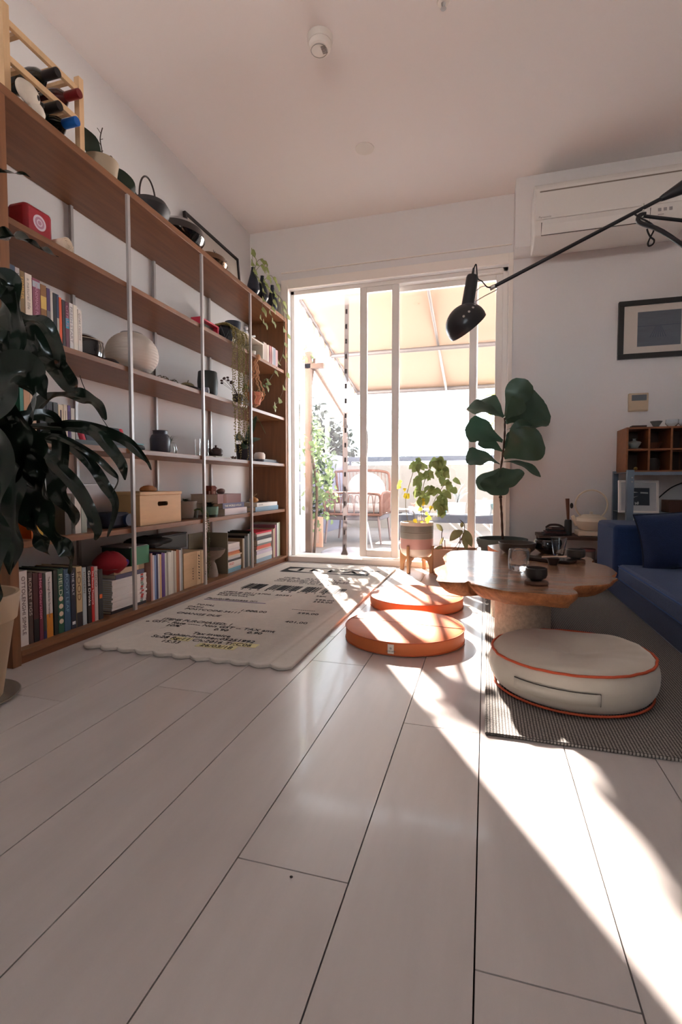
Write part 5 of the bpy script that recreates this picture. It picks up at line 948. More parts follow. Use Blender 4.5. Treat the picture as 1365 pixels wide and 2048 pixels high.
t = thing('sprinkler', 'small metal sprinkler head at the top edge of the photo', 'sprinkler', (-.19, 2.17, ZC-.001)); c = (-.192, 2.172, ZC)
obj('cover_ring', MB().lathe([(.012, -.0005), (.028, -.0005), (.024, -.006), (.012, -.008)], 28, c), WHITE, t); obj('head', MB().lathe([(.009, -.0085), (.007, -.02), (.003, -.026), (.012, -.03), (.001, -.031)], 16, c), STEEL, t)
# =============== swing arm lamp ===============
Yl = 2.3; LB = mat((28, 28, 32), .32)
t = thing('swing_arm_lamp', 'black swing arm wall lamp with egg shaped shade in front of the door', 'lamp', (1.59, 2.3, 1.5))
nt_ = P(946, 549, Yl); nb_ = P(935, 615, Yl)
ax = (nt_-nb_).normalized(); rn = .0265
obj('neck', MB().tube([nb_+(nt_-nb_)*u for u in (0, .1, .9, .97, 1.0)], [rn+.001, rn, rn-.001, rn*.82, rn*.3], 28), LB, t, angle=50)
obj('cord_grip', MB().cyl(nt_, nt_+ax*.028, .006, .0045), LB, t)
shc = P(932, 647, Yl); dn = Vector((.60, -.10, -.79)).normalized(); side = Vector((0, 1, 0)); side = (side-dn*side.dot(dn)).normalized(); s2 = dn.cross(side)
M = Matrix((( s2.x, side.x, dn.x, shc.x), (s2.y, side.y, dn.y, shc.y), (s2.z, side.z, dn.z, shc.z), (0, 0, 0, 1)))
R1 = .093
dn = Vector((.55, .42, -.72)).normalized(); side = Vector((0, 0, 1)).cross(dn).normalized(); s2 = side.cross(dn)
M = Matrix(((side.x, s2.x, dn.x, shc.x), (side.y, s2.y, dn.y, shc.y), (side.z, s2.z, dn.z, shc.z), (0, 0, 0, 1)))
pr = []
for k in range(15):
    a = math.radians(2+88*k/14); pr.append((R1*.98*math.sin(a), -R1*.86*math.cos(a)))
pr += [(R1*.985, .008), (R1*.95, .02), (R1*.955, .022)]; inner = [(r*.975, z+.002) for r, z in reversed(pr[:-1])]
obj('shade', MB(M).lathe(pr+[(r*.985, z+.001) for r, z in reversed(pr[:-2])], 56), LB, t)
q = MB()
for ang in (150, 172, 194, 216, 238):
    a = math.radians(ang); e = math.radians(58); p0 = Vector((R1*.98*math.sin(e)*math.cos(a), R1*.98*math.sin(e)*math.sin(a), -R1*.86*math.cos(e))); nn = Vector((p0.x, p0.y, p0.z*1.3)).normalized(); q.cyl(M @ (p0-nn*.001), M @ (p0+nn*.0012), .0052, seg=14)
obj('vent_hole', q, mat((200, 196, 190), .5), t, smooth=False)
j0 = P(985, 575, Yl+.02); jt = P(1322, 398, Yl+.02); 
obj('long_arm', MB().tube([j0, jt], .0078, 12), LB, t); dirn = (jt-j0).normalized()
obj('counterweight', MB().tube([jt, jt+dirn*.012, jt+dirn*.14, jt+dirn*.22], [.010, .013, .036, .030], 20), LB, t, angle=50)
jn = P(957, 600, Yl-.02); w1 = P(945, 590, Yl)
q = MB(); q.tube(spl([P(950, 604, Yl-.028), P(970, 592, Yl-.03), P(996, 578, Yl), P(984, 575, Yl+.02)], 14), .0019, 6); q.tube(spl([P(929, 600, Yl+.03), P(955, 580, Yl+.035), P(966, 573, Yl+.035), P(984, 575, Yl+.02)], 14), .0019, 6); obj('wire_yoke', q, mat((150, 146, 142), .3, metal=.8), t)
obj('yoke_screw', MB().cyl(P(951, 604, Yl-.034), P(949, 604, Yl-.022), .0055, seg=12), mat((220, 220, 220), .2, metal=.9), t); obj('end_clamp', MB().cyl(j0-dirn*.012, j0+dirn*.012, .0095, seg=14), mat((190, 186, 180), .3, metal=.7), t)
obj('lamp_cord', MB().tube(spl([nt_+ax*.02, nt_+ax*.042+Vector((.008, 0, 0)), P(956, 556, Yl), P(965, 563, Yl), P(975, 574, Yl), j0], 30), .0028, 6), mat((30, 28, 30), .8), t)
piv = P(1287, 432, Yl+.02); a1 = P(1365, 441, Yl+.06); a2 = P(1365, 491, Yl-.06)
def toW(p, q_): d = (q_-p); return p+d*((1.59-p.x)/d.x)
e1 = toW(piv, a1); e2 = toW(piv, a2)
obj('bracket_arm', MB().tube(spl([piv+Vector((.01, .0, .006)), piv+Vector((-.012, 0, .004)), piv+Vector((-.018, -.002, -.014)), piv+Vector((-.004, -.004, -.032)), piv.lerp(e2, .08), piv.lerp(e2, .3), piv.lerp(e2, .6), e2], 40), .0088, 12), LB, t)
obj('bracket_arm', MB().tube([piv, e1], .0068, 12), LB, t)
obj('wall_plate', MB().tube([e1+Vector((.0, 0, .08)), e2+Vector((.0, 0, -.08))], .014, 10), LB, t)
obj('pivot_pin', MB().cyl(piv+Vector((0, 0, -.004)), P(1287, 408, Yl+.02), .005, seg=10), mat((200, 198, 190), .3, metal=.8), t)
obj('hanging_cord', MB().tube(spl([P(1270, 428, Yl), P(1282, 436, Yl), P(1296, 443, Yl), P(1308, 452, Yl), P(1308, 462, Yl), P(1303, 472, Yl), P(1297, 486, Yl), P(1299, 492, Yl), P(1307, 488, Yl), P(1309, 480, Yl), P(1302, 474, Yl), P(1297, 465, Yl), P(1295, 458, Yl)], 60), .0034, 6), mat((24, 22, 24), .85, bump=.5, bscale=400), t)
# =============== plants indoors ===============
def vine_stem(mb, pts, r0, r1, n=20): s_ = spl(pts, n); mb.tube(s_, lerpw([r0, r1], n), 8); return s_
t = thing('fiddle_leaf_fig', 'tall fiddle leaf fig in a grey green tub beside the door', 'potted plant', (.11, 3.36, 0)); Yg = 3.3
obj('tub', MB().lathe([(.001, .0005), (.11, .0005), (.135, .20), (.15, .205), (.162, .245), (.160, .262), (.148, .262), (.142, .225), (.001, .22)], 40, (.108, 3.40, 0)), mat((74, 82, 78), .7), t, angle=50)
obj('soil', MB().cyl((.108, 3.40, .222), (.108, 3.40, .236), .142, seg=32), SOIL, t)
q = MB(); pts = [P(1006, 1078, 3.38), P(1004, 1030, 3.36), P(1002, 998, 3.34), P(1000, 955, 3.33), P(1006, 912, 3.32), P(1010, 870, 3.30), P(1010, 836, 3.30)]; s_ = spl(pts, 40); q.tube(s_, [.0075-.002*i/40+.0012*math.sin(i*2.1) for i in range(41)], 9)
for y_ in (0.35, .42): q.sphere(s_[int(y_*40)], .011, .011, .012, 8, 6)
obj('trunk', q, mat((66, 50, 40), .85, noise=.3, nscale=40), t, angle=0)
FG = mat((58, 82, 66), .35, noise=.2, nscale=6, transl=.25); lv = MB(); vn = MB()
FL = [((1007, 838), (1054, 759), 20, 3.24, (-.2, -1, .1), .05), ((1008, 838), (934, 818), 24, 3.30, (0, -.6, 1), .10), ((1006, 832), (957, 802), 20, 3.42, (0, -.7, .8), .1), ((1010, 840), (1048, 800), 15, 3.2, (.1, -1, .4), .06), ((1022, 846), (1091, 806), 34, 3.36, (.1, -1, .2), .05), ((1008, 862), (1098, 851), 17, 3.2, (0, -.5, 1), .06), ((1006, 884), (931, 857), 26, 3.26, (0, -.9, .7), .08), ((1012, 916), (1081, 866), 33, 3.22, (0, -1, .15), .06), ((1003, 926), (933, 925), 22, 3.24, (0, -.7, .9), .22), ((1002, 905), (959, 880), 13, 3.36, (0, -.8, .5), .08), ((1018, 926), (1082, 954), 9, 3.26, (0, -.6, 1), .15), ((996, 934), (958, 978), 14, 3.30, (0, -1, .2), .02), ((999, 944), (984, 990), 21, 3.24, (0, -1, .1), .02), ((1012, 934), (1030, 972), 22, 3.24, (0, -1, .1), .02), ((1012, 850), (1060, 812), 20, 3.44, (0, -1, .2), .05), ((1008, 900), (1040, 880), 18, 3.4, (0, -1, .3), .05)]
for i, (b, tp, wpx, yt, nr, dr) in enumerate(FL):
    bp = min(s_, key=lambda p: (p-P(b[0], b[1], 3.32)).length); tpv = P(tp[0], tp[1], yt); L = (tpv-bp).length
    lv.leaf(bp.lerp(tpv, .04), tpv, wpx*.00345*1.5, nr, dr, 'fiddle', 14, wav=.10, wf=2.3, fold=.16, nc=6, ph=i)
obj('leaves', lv, FG, t); 
t = thing('basil_pot', 'leafy yellow green plant in a grey and pink striped pot on a wooden stand', 'potted plant', (-.465, 3.50, 0)); pc = (-.462, 3.50, 0)
z0 = .112; obj('pot', MB().lathe([(.001, z0), (.085, z0), (.108, z0+.02), (.115, z0+.05), (.115, z0+.238), (.110, z0+.24), (.106, z0+.236), (.106, z0+.19), (.001, z0+.185)], 48, pc), mat((226, 208, 190), .35), t, angle=50)
def ringb(z0_, z1_, col, nm): obj(nm, MB().lathe([(.1156, z0_), (.1159, z0_+.002), (.1159, z1_-.002), (.1156, z1_)], 48, pc), mat(col, .4), t)
ringb(z0+.055, z0+.125, (204, 158, 148), 'pink_glaze_band'); ringb(z0+.126, z0+.165, (150, 146, 136), 'grey_glaze_band'); ringb(z0+.166, z0+.172, (110, 106, 98), 'dark_glaze_line'); ringb(z0+.173, z0+.215, (134, 132, 124), 'grey_glaze_band')
obj('soil', MB().cyl((pc[0], pc[1], z0+.19), (pc[0], pc[1], z0+.2), .104, seg=32), SOIL, t)
SW = mat((168, 120, 78), .5, noise=.15, nscale=6, stretch=(4, 4, 1))
for k in range(4):
    a = k*math.pi/2-.35-math.pi/2; M = TR(*pc) @ RX(a, 4, 'Z'); pl = [(.128, 0), (.104, 0), (.10, .05), (.085, .082), (.05, .098), (.004, .10), (.004, .109), (.100, .109), (.118, .125), (.119, .19), (.132, .19)]
    n = len(pl); q = MB(M); q.add([(x, -.009, z) for x, z in pl]+[(x, .009, z) for x, z in pl], [tuple(range(n)), tuple(reversed(range(n, 2*n)))]+[((i+1) % n, i, n+i, n+(i+1) % n) for i in range(n)]); obj('stand_leg', q, SW, t, smooth=False, bevel=.002)
st = MB(); lv = MB(); ly = MB(); rnd = random.Random(21)
stems = [[(817, 1046), (812, 1000), (828, 940)], [(845, 1046), (840, 990), (838, 930), (836, 925)], [(850, 1046), (846, 980), (862, 930), (872, 922)], [(830, 1046), (829, 1030), (826, 1022)], [(852, 1046), (870, 1000), (895, 960)]]
for s in stems: st.tube(spl([P(a, b, 3.49+.02*math.sin(a)) for a, b in s], 12), .0022, 5)
def dl(mb, x, y, w_=.02, L=.052):
    p = P(x, y, 3.5+rnd.uniform(-.09, .09)); a = rnd.uniform(-1.1, 1.1); d = Vector((math.sin(a)*.8, rnd.uniform(-.4, .3), -math.cos(a))).normalized(); mb.leaf(p, p+d*L*rnd.uniform(.7, 1.15), w_*rnd.uniform(.75, 1.15), (rnd.uniform(-.7, .7), -1, rnd.uniform(0, .8)), .12, 'heart', 9, wav=.12, fold=.2)
for cx_, cy2, sx_, sy3, n_ in [(872, 930, 18, 8, 12), (838, 935, 12, 10, 9), (888, 950, 14, 10, 10), (855, 955, 12, 10, 7), (898, 975, 8, 12, 8), (838, 970, 10, 10, 7), (865, 985, 14, 10, 8), (888, 1000, 10, 10, 8), (848, 1005, 10, 10, 6), (878, 1015, 10, 8, 6), (838, 990, 8, 8, 5), (885, 1025, 6, 6, 5)]:
    for k in range(n_): dl(lv, cx_+rnd.gauss(0, sx_*.55), cy2-8+rnd.gauss(0, sy3*.55), .024, .062)
for cx_, cy2, n_ in [(808, 972, 4), (818, 985, 4), (845, 1010, 4), (850, 1030, 4), (836, 1040, 3), (868, 1008, 3)]:
    for k in range(n_): dl(ly, cx_+rnd.gauss(0, 5), cy2+rnd.gauss(0, 5), .014, .035)
obj('stems', st, mat((120, 104, 60), .6), t); obj('leaves', lv, mat((138, 150, 92), .5, noise=.2, nscale=14, transl=.45), t); obj('yellow_leaves', ly, mat((226, 200, 60), .5, transl=.5), t)
t = thing('orchid_trough', 'drooping orchid in a pinkish clay trough between the striped pot and the table', 'potted plant', (-.19, 3.47, 0)); CT = mat((186, 146, 122), .85, bump=.2); q = MB()
q.box(-.335, -.05, 3.39, 3.40, .001, .175).box(-.335, -.05, 3.55, 3.56, .001, .175).box(-.335, -.325, 3.40, 3.55, .001, .175).box(-.06, -.05, 3.40, 3.55, .001, .175).box(-.325, -.06, 3.40, 3.55, .001, .012); obj('trough', q, CT, t, smooth=False, bevel=.004)
obj('bark', box(-.3245, -.0605, 3.4005, 3.5495, .012, .155), mat((110, 80, 60), .95, bump=1, bscale=60), t, smooth=False)
q = MB(); Yo = 3.44
for pp in ([(905, 1100), (915, 1090), (928, 1068), (930, 1055)], [(915, 1100), (922, 1085), (927, 1066)], [(885, 1098), (884, 1070), (886, 1060)], [(891, 1098), (890, 1080)], [(930, 1060), (929, 1048), (921, 1040)], [(920, 1088), (921, 1070), (919, 1060)]): q.tube(spl([P(a, b, Yo) for a, b in pp], 10), .003, 6)
obj('stems', q, mat((84, 56, 44), .7), t); lv = MB()
for b, tp, w_, dr in [((926, 1062), (900, 1082), .030, .25), ((930, 1060), (944, 1094), .026, .2), ((928, 1066), (934, 1102), .02, .05), ((886, 1062), (873, 1048), .016, .05), ((880, 1090), (888, 1074), .01, 0), ((924, 1055), (925, 1044), .012, 0), ((872, 1100), (886, 1092), .012, .1)]: lv.leaf(P(*b, Yo), P(*tp, Yo-.03), w_, (0, -1, .5), dr, 'oval', 12, fold=.2)
obj('leaves', lv, mat((126, 122, 84), .5, transl=.3, noise=.15), t)
# big dracaena front left
t = thing('dracaena', 'large dark glossy strap leaved plant in a beige pot, left foreground', 'potted plant', (-1.42, 1.03, 0)); pc = (-1.42, 1.03, 0)
obj('saucer', MB().lathe([(.001, .001), (.125, .001), (.14, .012), (.137, .013), (.12, .006), (.001, .005)], 48, pc), mat((150, 146, 140), .25, metal=.4), t)
obj('pot', MB().lathe([(.001, .0065), (.095, .0065), (.128, .225), (.136, .23), (.145, .30), (.143, .305), (.134, .304), (.126, .25), (.001, .245)], 48, pc), mat((176, 150, 122), .6), t, angle=50)
obj('soil', MB().cyl((pc[0], pc[1], .25), (pc[0], pc[1], .262), .124, seg=32), SOIL, t)
cr = Vector((-1.40, 1.05, .78)); obj('trunk', MB().tube(spl([(-1.42, 1.03, .26), (-1.43, 1.04, .5), cr], 12), .018, 10), mat((90, 70, 54), .9, bump=.5), t)
DR = mat((22, 38, 28), .22, noise=.35, nscale=5, transl=.06, coat=.25, bump=.25, bscale=26); lv = MB()
DL = [ # pixel polylines (outer part), depth Y, half width m, normal
 ([(40, 660), (75, 680), (110, 730), (140, 770), (156, 785)], 1.15, .032, (.5, -1, .5)),
 ([(40, 870), (90, 800), (150, 795), (190, 805), (212, 840)], 1.20, .028, (.2, -1, .7)),
 ([(60, 880), (130, 850), (190, 858), (250, 880), (290, 915), (303, 940)], 1.25, .017, (.1, -1, .5)),
 ([(120, 855), (180, 860), (215, 890), (245, 930), (250, 960)], 1.22, .018, (.3, -1, .3)),
 ([(100, 880), (140, 890), (180, 925), (210, 970), (232, 1010), (215, 1075)], 1.18, .017, (.4, -1, .2)),
 ([(60, 900), (95, 930), (120, 985), (150, 1030), (150, 1060)], 1.08, .026, (.2, -1, .5)),
 ([(80, 900), (110, 930), (150, 970), (175, 1010), (195, 1060), (190, 1080)], 1.10, .018, (.4, -1, .4)),
 ([(30, 900), (50, 960), (70, 1040), (85, 1080), (100, 1110)], 1.06, .036, (0, -1, .2)),
 ([(70, 930), (90, 1010), (115, 1075), (145, 1110), (138, 1148)], 1.02, .028, (.1, -1, .1)),
 ([(20, 780), (35, 700), (20, 640), (10, 590), (0, 565)], 1.05, .03, (.3, -1, 0)),
 ([(-10, 820), (20, 760), (60, 740), (75, 790), (60, 850)], 1.0, .045, (.1, -1, .2)),
 ([(-20, 860), (10, 900), (30, 980), (30, 1080), (20, 1150)], 1.0, .040, (0, -1, 0)),
 ([(-30, 850), (20, 860), (60, 900), (70, 980), (60, 1060)], .98, .050, (.1, -1, 0)),
 ([(-20, 700), (20, 690), (60, 710), (80, 760), (95, 800)], 1.02, .030, (.4, -1, .5)),
 ([(-60, 500), (0, 478), (40, 478), (80, 500), (118, 515)], .95, .026, (0, -.6, 1)),
 ([(-60, 350), (-20, 345), (10, 347), (40, 348), (62, 356)], .92, .012, (0, -.6, 1)),
 ([(-20, 830), (15, 820), (45, 850), (40, 930), (20, 990)], .93, .036, (.2, -1, 0)),
 ([(0, 880), (-10, 980), (-15, 1080), (-20, 1180), (-30, 1230)], .93, .045, (0, -1, 0)),
 ([(60, 870), (120, 875), (180, 905), (215, 935), (237, 958), (225, 985)], 1.16, .010, (.2, -1, .3)),
 ([(90, 830), (120, 880), (125, 960), (110, 1000)], 1.12, .022, (.6, -1, .0)),
 ([(20, 660), (50, 640), (95, 655), (120, 720), (115, 760)], 1.1, .02, (.5, -1, .3)),
 ([(-20, 620), (10, 560), (35, 600), (40, 680), (30, 740)], .97, .03, (.3, -1, 0))]
for i, (pp, yd, hw, nr) in enumerate(DL):
    n_ = 30; pts = [P(a, b, yd+.05*math.sin(i*1.7)+.02*k) for k, (a, b) in enumerate(pp)]
    full = spl([cr.lerp(pts[0], .0)]+pts if i not in (14, 15) else [Vector((-1.38, .85, cr.z+.35))]+pts, n_)
    lv.strip(full, lerpw([hw*.35, hw*.75, hw, hw, hw*.8, hw*.12], n_), nr, .46, 3.0+.3*(i % 3), .35, 6, i, tw=.5*math.sin(i*2.3))
obj('leaves', lv, DR, t, angle=0, subsurf=1)
# =============== terrace outside ===============
DECK = mat((140, 134, 132), .8, noise=.08, nscale=3, stretch=(1, 8, 1))
struct('floor_terrace', box(-6, 5, 3.89, 9.5, -.08, -.01), DECK, smooth=False)
LAV = mat((120, 120, 136), .9)
struct('wall_terrace_left', box(-2.1, -1.97, 3.9, 6.9, -.08, 1.01), LAV, smooth=False)
struct('wall_terrace_end', box(-2.1, 4.0, 6.9, 7.0, -.08, .88), mat((150, 144, 138), .9, transl=.2), smooth=False)
t = thing('balcony_rail', 'grey horizontal rail above the far terrace wall', 'railing', (.6, 6.95, .88)); obj('top_rail', box(-2.0, 3.6, 6.92, 6.98, .93, 1.0), mat((84, 88, 98), .5), t, smooth=False)
for k in range(5): obj('rail_post', box(-1.9+k*1.35, -1.86+k*1.35, 6.93, 6.97, .881, .93), mat((84, 88, 98), .5), t, smooth=False)
# awning
AWN = mat((150, 130, 114), .9, transl=.3); ya, yb, za, zb_ = 4.34, 6.5, 2.33, 1.84; xa, xb = -1.67, 2.4
t = thing('awning', 'peach fabric awning sloping down over the terrace', 'awning', (.3, 5.4, 2.0))
vs = []; fs = []; nx, ny = 24, 12
for j in range(ny+1):
    for i in range(nx+1): u, v = i/nx, j/ny; vs.append((xa+(xb-xa)*u, ya+(yb-ya)*v, za+(zb_-za)*v+.015*math.sin(math.pi*v)*math.cos(u*14)-.03*math.sin(math.pi*v)+.004))
for j in range(ny):
    for i in range(nx): a = j*(nx+1)+i; fs.append((a, a+1, a+nx+2, a+nx+1))
obj('fabric', MB().add(vs, fs), AWN, t, solid=.003)
FR = mat((90, 84, 82), .5, metal=.2)
obj('front_tube', MB().cyl((xa, yb, zb_-.01), (xb, yb, zb_-.01), .03), FR, t); obj('middle_bar', MB().cyl((xa, 5.36, 2.04), (xb, 5.36, 2.04), .024), FR, t); obj('top_tube', MB().cyl((xa, ya, za), (xb, ya, za), .01), FR, t)
obj('side_hem', MB().cyl((xa, ya, za), (xa, yb, zb_), .02), FR, t); obj('rafter', MB().cyl((-.495, ya, za-.03), (-.495, yb, zb_-.03), .014), FR, t); obj('rafter', MB().cyl((1.2, ya, za-.03), (1.2, yb, zb_-.03), .014), FR, t)
q = MB()
for k in range(12):
    v = (k+.5)/12; y = ya+(yb-ya)*v; z = za+(zb_-za)*v; q.add([(xa-.005, y-.07, z), (xa-.005, y+.06, z), (xa-.012, y+.01, z-.06-.03*(k % 3))], [(0, 1, 2)])
obj('scalloped_fringe', q, AWN, t, smooth=False, solid=.002)
obj('support_post', box(2.3, 2.36, 6.47, 6.53, -.01, 1.80), FR, t, smooth=False)
one('bamboo_pole', 'pale pink horizontal pole beyond the awning front edge', 'pole', MB().cyl((-2.2, 6.85, 1.60), (3.4, 6.85, 1.60), .035).cyl((-2.2, 6.85, .88), (-2.2, 6.85, 1.60), .03).cyl((3.4, 6.85, .88), (3.4, 6.85, 1.60), .03), mat((222, 196, 184), .7))
t = thing('trellis_post', 'brown timber post with a slanted brace outside the door', 'post', (-1.50, 4.08, 0)); TB = mat((112, 90, 76), .8, noise=.2, nscale=4, stretch=(4, 4, 1))
obj('post', box(-1.495, -1.445, 4.03, 4.08, -.01, 1.74), TB, t, smooth=False)
b0 = Vector((-1.42, 4.06, 1.62)); b1 = P(690, 832, 5.6); obj('brace', MB().cyl(b0, b1, .022), TB, t); obj('far_post', box(b1.x-.02, b1.x+.02, b1.y-.02, b1.y+.02, -.01, b1.z+.02), TB, t, smooth=False); obj('cross_stub', box(-1.5, -1.33, 4.03, 4.08, 1.60, 1.64), TB, t, smooth=False)
one('terrace_pole', 'slim white pole beside the timber post outside', 'pole', box(-1.66, -1.61, 4.35, 4.40, -.01, 1.46), mat((212, 206, 212), .6), smooth=False)
def foliage(name, label, cat, blobs, n, L, w, col, seed, tr=.4, stems=None):
    rnd = random.Random(seed); lv = MB()
    for c, r in blobs:
        for k in range(n):
            d = Vector((rnd.gauss(0, 1), rnd.gauss(0, 1), rnd.gauss(0, 1))).normalized()*(rnd.random()**.4); p = Vector((c[0]+d.x*r[0], c[1]+d.y*r[1], c[2]+d.z*r[2])); e = Vector((rnd.gauss(0, 1), rnd.gauss(0, 1), rnd.gauss(-.4, 1))).normalized()
            lv.leaf(p, p+e*L*rnd.uniform(.6, 1.2), w*rnd.uniform(.7, 1.2), (rnd.gauss(0, 1), rnd.gauss(0, 1), 1), .1, 'oval', 4, nc=2)
    c = blobs[0][0]; t = thing(name, label, cat, (c[0], c[1], 0)); obj('leaves', lv, mat(col, .6, transl=tr, noise=.2, nscale=3), t)
    q = MB()
    for s in (stems or []): q.tube(spl(s, 12), .012, 6)
    if stems: obj('stems', q, mat((110, 90, 76), .8), t)
    return t
foliage('climbing_vine', 'thin climbing vine twined around the timber post outside', 'plant', [((-1.47, 4.12, 1.02), (.10, .12, .2)), ((-1.43, 4.15, .72), (.14, .12, .30)), ((-1.42, 4.17, .45), (.16, .10, .28)), ((-1.36, 4.2, .6), (.12, .10, .3)), ((-1.45, 4.13, .95), (.12, .1, .2)), ((-1.49, 4.08, 1.72), (.07, .06, .07))], 60, .06, .018, (130, 150, 104), 3, .5, [[(-1.44, 4.1, 0), (-1.42, 4.12, .6), (-1.5, 4.1, 1.1), (-1.43, 4.1, 1.7)]])
foliage('hedge_shrub', 'dark dense shrub beyond the left terrace wall', 'shrub', [((-3.1, 8.6, 1.35), (.5, .5, .85)), ((-2.7, 8.8, 1.2), (.45, .5, .6)), ((-3.5, 8.3, 1.5), (.45, .5, .8))], 620, .14, .04, (40, 46, 38), 4, .2, [[(-3.1, 8.6, -.05), (-3.1, 8.6, 1.2)]])
foliage('tall_shrub', 'brownish tall shrub at the left edge of the doorway view', 'shrub', [((-2.5, 6.3, 1.3), (.16, .25, .6))], 260, .12, .035, (70, 60, 46), 6, .3, [[(-2.5, 6.3, -.05), (-2.5, 6.3, 1.3)]])
foliage('terrace_bush', 'loose green bush behind the rattan chair', 'shrub', [((-1.76, 5.3, .85), (.14, .35, .40)), ((-1.72, 4.75, 1.0), (.14, .28, .34)), ((-1.78, 4.9, .35), (.13, .25, .3))], 190, .08, .02, (76, 90, 70), 8, .4, [[(-1.78, 5.2, 0), (-1.78, 5.2, .8)]])
foliage('palm', 'yellow green palm fronds at the right of the doorway view', 'palm', [((.19, 6.2, 1.5), (.10, .3, .35))], 60, .22, .012, (206, 200, 90), 10, .5, [[(.25, 6.2, 0), (.25, 6.2, 1.5)]])
# rattan armchair
RT = mat((120, 84, 72), .6, noise=.1, nscale=30)
t = thing('rattan_armchair', 'pinkish rattan armchair with white cushions on the terrace', 'armchair', (-1.25, 5.2, 0)); ax0, ax1, ay0, ay1 = -1.62, -1.02, 4.95, 5.5
q = MB(); q.tube([(ax0, ay0, .30), (ax1, ay0, .30), (ax1, ay1, .30), (ax0, ay1, .30)], .014, 8, True)
for x in (ax0, ax1):
    q.tube(spl([(x, ay0, .30), (x, ay0-.01, .42), (x, ay0+.03, .50), (x, ay0+.15, .53), (x, ay1-.05, .52)], 16), .016, 8)
for k in range(13):
    y = ay0+.03+k*.04; q.tube([(ax0, y, .31), (ax0, y, .51)], .005, 5).tube([(ax1, y, .31), (ax1, y, .51)], .005, 5)
obj('arm_frame', q, RT, t)
q = MB(); q.tube(spl([(ax0+.02, ay1-.05, .30), (ax0-.05, ay1+.05, .70), (ax0-.02, ay1+.07, .76), (ax1-.12, ay1+.07, .76), (ax1-.02, ay1+.03, .66), (ax1-.02, ay1-.05, .30)], 40), .015, 8)
for k in range(14): u = k/13; x = ax0-.02+u*(ax1-ax0-.06); q.tube([(ax0+.04+u*(ax1-ax0-.08), ay1-.04, .31), (x, ay1+.065, .75)], .004, 5)
obj('back_frame', q, RT, t)
q = MB()
for k in range(8): q.tube(spl([(ax0+.04+k*.07, ay0-.005, .31), (ax0+.055+k*.07, ay0-.01, .48), (ax0+.075+k*.07, ay0-.01, .50), (ax0+.095+k*.07, ay0-.01, .48), (ax0+.11+k*.07, ay0-.005, .31)], 10), .0045, 5)
q.tube(spl([(ax0, ay0-.01, .44), (ax0+.05, ay0-.01, .515), (ax1-.06, ay0-.01, .515), (ax1, ay0-.01, .44), (ax1, ay0, .30)], 24), .013, 8)
obj('front_loops', q, RT, t)
for x, y in ((ax0+.03, ay0+.02), (ax1-.03, ay0+.02), (ax0+.03, ay1-.02), (ax1-.03, ay1-.02)): obj('leg', MB().cyl((x, y, .29), (x+(.03 if x > -1.3 else -.03), y, -.008), .014, .010), mat((150, 130, 128), .6), t)
obj('seat_base', box(ax0+.01, ax1-.01, ay0+.01, ay1-.01, .24, .3), mat((110, 104, 108), .8), t, bevel=.01)
WC = mat((176, 170, 168), .9)
one('seat_cushion', 'white seat cushion on the rattan armchair', 'cushion', box(ax0+.02, ax1-.02, ay0+.02, ay1-.08, .316, .40), WC, bevel=.03)
one('back_cushion', 'white square pillow leaning in the rattan armchair', 'pillow', MB(TR(-1.28, 5.42, .56) @ RX(-.25, 4, 'X') @ RX(.2, 4, 'Y')).sphere((0, 0, 0), .23, .07, .17, 32, 16, fn=lambda a, th: 1+.12*math.cos(4*a+math.pi)), WC, angle=0)
t = thing('storage_chest', 'low pale grey chest on the terrace beside the armchair', 'chest', (-.75, 5.6, 0)); obj('body', box(-1.0, -.62, 5.5, 5.8, -.008, .30), mat((112, 110, 112), .8), t, bevel=.01); obj('lid', box(-1.01, -.61, 5.49, 5.81, .3005, .33), mat((126, 122, 122), .8), t, bevel=.006)
one('planter_box', 'white tall planter box at the left end just outside the door', 'planter', MB().box(-1.66, -1.585, 4.14, 4.3, -.008, .33), mat((224, 218, 220), .7), bevel=.006)
t = thing('wooden_frame_panel', 'pinkish leaning wooden frame outside by the planter', 'panel', (-1.6, 4.65, 0)); q = MB(); q.box(-1.72, -1.69, 4.62, 4.66, -.008, .29).box(-1.57, -1.54, 4.62, 4.66, -.008, .29).box(-1.69, -1.57, 4.62, 4.66, .25, .29).box(-1.69, -1.57, 4.62, 4.66, -.008, .03); obj('frame', q, mat((206, 160, 136), .7), t, smooth=False); obj('panel', box(-1.69, -1.57, 4.635, 4.645, .03, .25), mat((206, 176, 160), .8), t, smooth=False)
one('rumpled_cloth', 'crumpled grey cloth lying on the deck behind the door track', 'cloth', MB().sphere((-1.12, 4.05, .03), .22, .10, .045, 36, 12, fn=lambda a, th: 1+.25*math.sin(5*a+1)*math.sin(th)+.1*math.sin(11*a)), mat((176, 176, 186), .9), angle=0)
one('grey_towel', 'small bluish towel heaped on the deck near the door stile', 'cloth', MB().sphere((-.82, 4.15, .022), .11, .08, .04, 30, 10, fn=lambda a, th: 1+.3*math.sin(4*a)), mat((160, 166, 184), .9), angle=0)
one('broom_handle', 'thin grey stick standing aslant behind the sliding sash', 'stick', MB().cyl(P(735, 1045, 4.6), P(745, 1098, 4.3), .008), mat((170, 166, 176), .6))
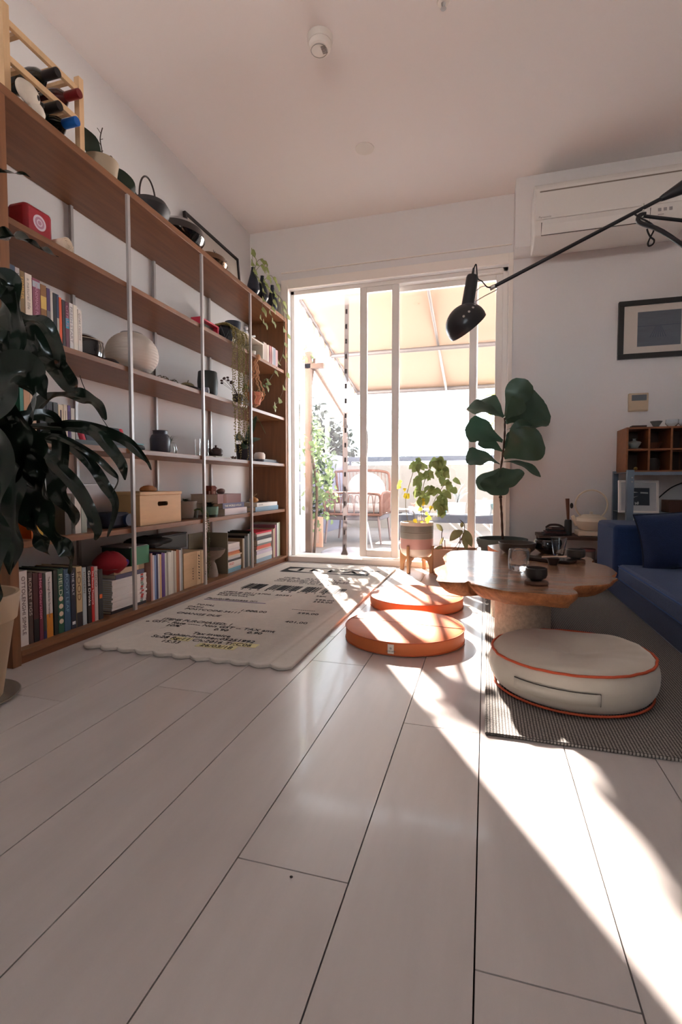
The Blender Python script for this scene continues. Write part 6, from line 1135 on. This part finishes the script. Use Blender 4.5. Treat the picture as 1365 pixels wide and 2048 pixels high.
# plant bench
t = thing('plant_bench', 'long dark bench carrying potted plants outside the right panes', 'bench', (.2, 4.8, 0)); DB = mat((54, 58, 70), .6)
obj('top', box(-.80, 1.2, 4.68, 5.0, .255, .325), DB, t, smooth=False)
for x in (-.76, 1.12):
    for y in (4.70, 4.94): obj('leg', box(x, x+.04, y, y+.04, -.008, .2545), DB, t, smooth=False)
zt = .3255
def opot(x, y, r, h, col, lab, nm='flower_pot', plant=None, pcol=(130, 140, 120), L=.1, w_=.012, r0=None, seed=1, shape='spear', up=.8):
    t = thing(nm, lab, 'potted plant', (x, y, zt)); obj('pot', MB().lathe(cup(r0 or r*.85, r, h), 28, (x, y, zt)), mat(col, .6), t)
    if plant: obj('plant', tuft(MB(), (x, y, zt+h*.9), plant, L, w_, up, 1, seed, .15, shape), mat(pcol, .6, transl=.3), t)
    return t
opot(-.26, 4.8, .085, .115, (226, 224, 228), 'aloe in a white pot on the outside bench', plant=16, pcol=(128, 134, 136), L=.2, w_=.014, seed=3)
opot(-.01, 4.8, .075, .14, (222, 222, 226), 'tall white cylinder pot with low plants on the outside bench', plant=26, pcol=(150, 156, 150), L=.045, w_=.01, seed=4)
opot(.13, 4.78, .09, .11, (120, 150, 156), 'blue green footed bowl with round leaved succulent on the outside bench', plant=14, pcol=(120, 156, 146), L=.09, w_=.025, r0=.04, seed=5, shape='oval')
opot(-.40, 4.82, .05, .13, (70, 140, 150), 'teal glazed vase behind the yellow green plant outside', nm='flower_vase')
opot(-.66, 4.82, .06, .07, (206, 206, 214), 'low pale bowl with pink flowers at the left end of the outside bench', plant=20, pcol=(226, 130, 120), L=.06, w_=.012, seed=8, shape='oval')
t = thing('hanging_planter', 'grey planter below the outside bench at the right', 'planter', (.12, 5.1, 0)); obj('pot', MB().lathe(cup(.06, .08, .22), 24, (.13, 5.15, -.008)), mat((140, 146, 152), .7), t)
t = thing('slatted_rack', 'white slanted slatted rack standing behind the outside bench', 'rack', (-.1, 5.5, 0)); SR = mat((214, 208, 204), .6)
for k in range(3): obj('slat', MB().cyl((-.42+.09*k, 5.3, .26), (-.12+.09*k, 5.3, -.005), .008), SR, t)
for k in range(3): obj('slat', MB().cyl((-.06+.07*k, 5.35, .24), (.22+.07*k, 5.35, -.005), .008), SR, t)
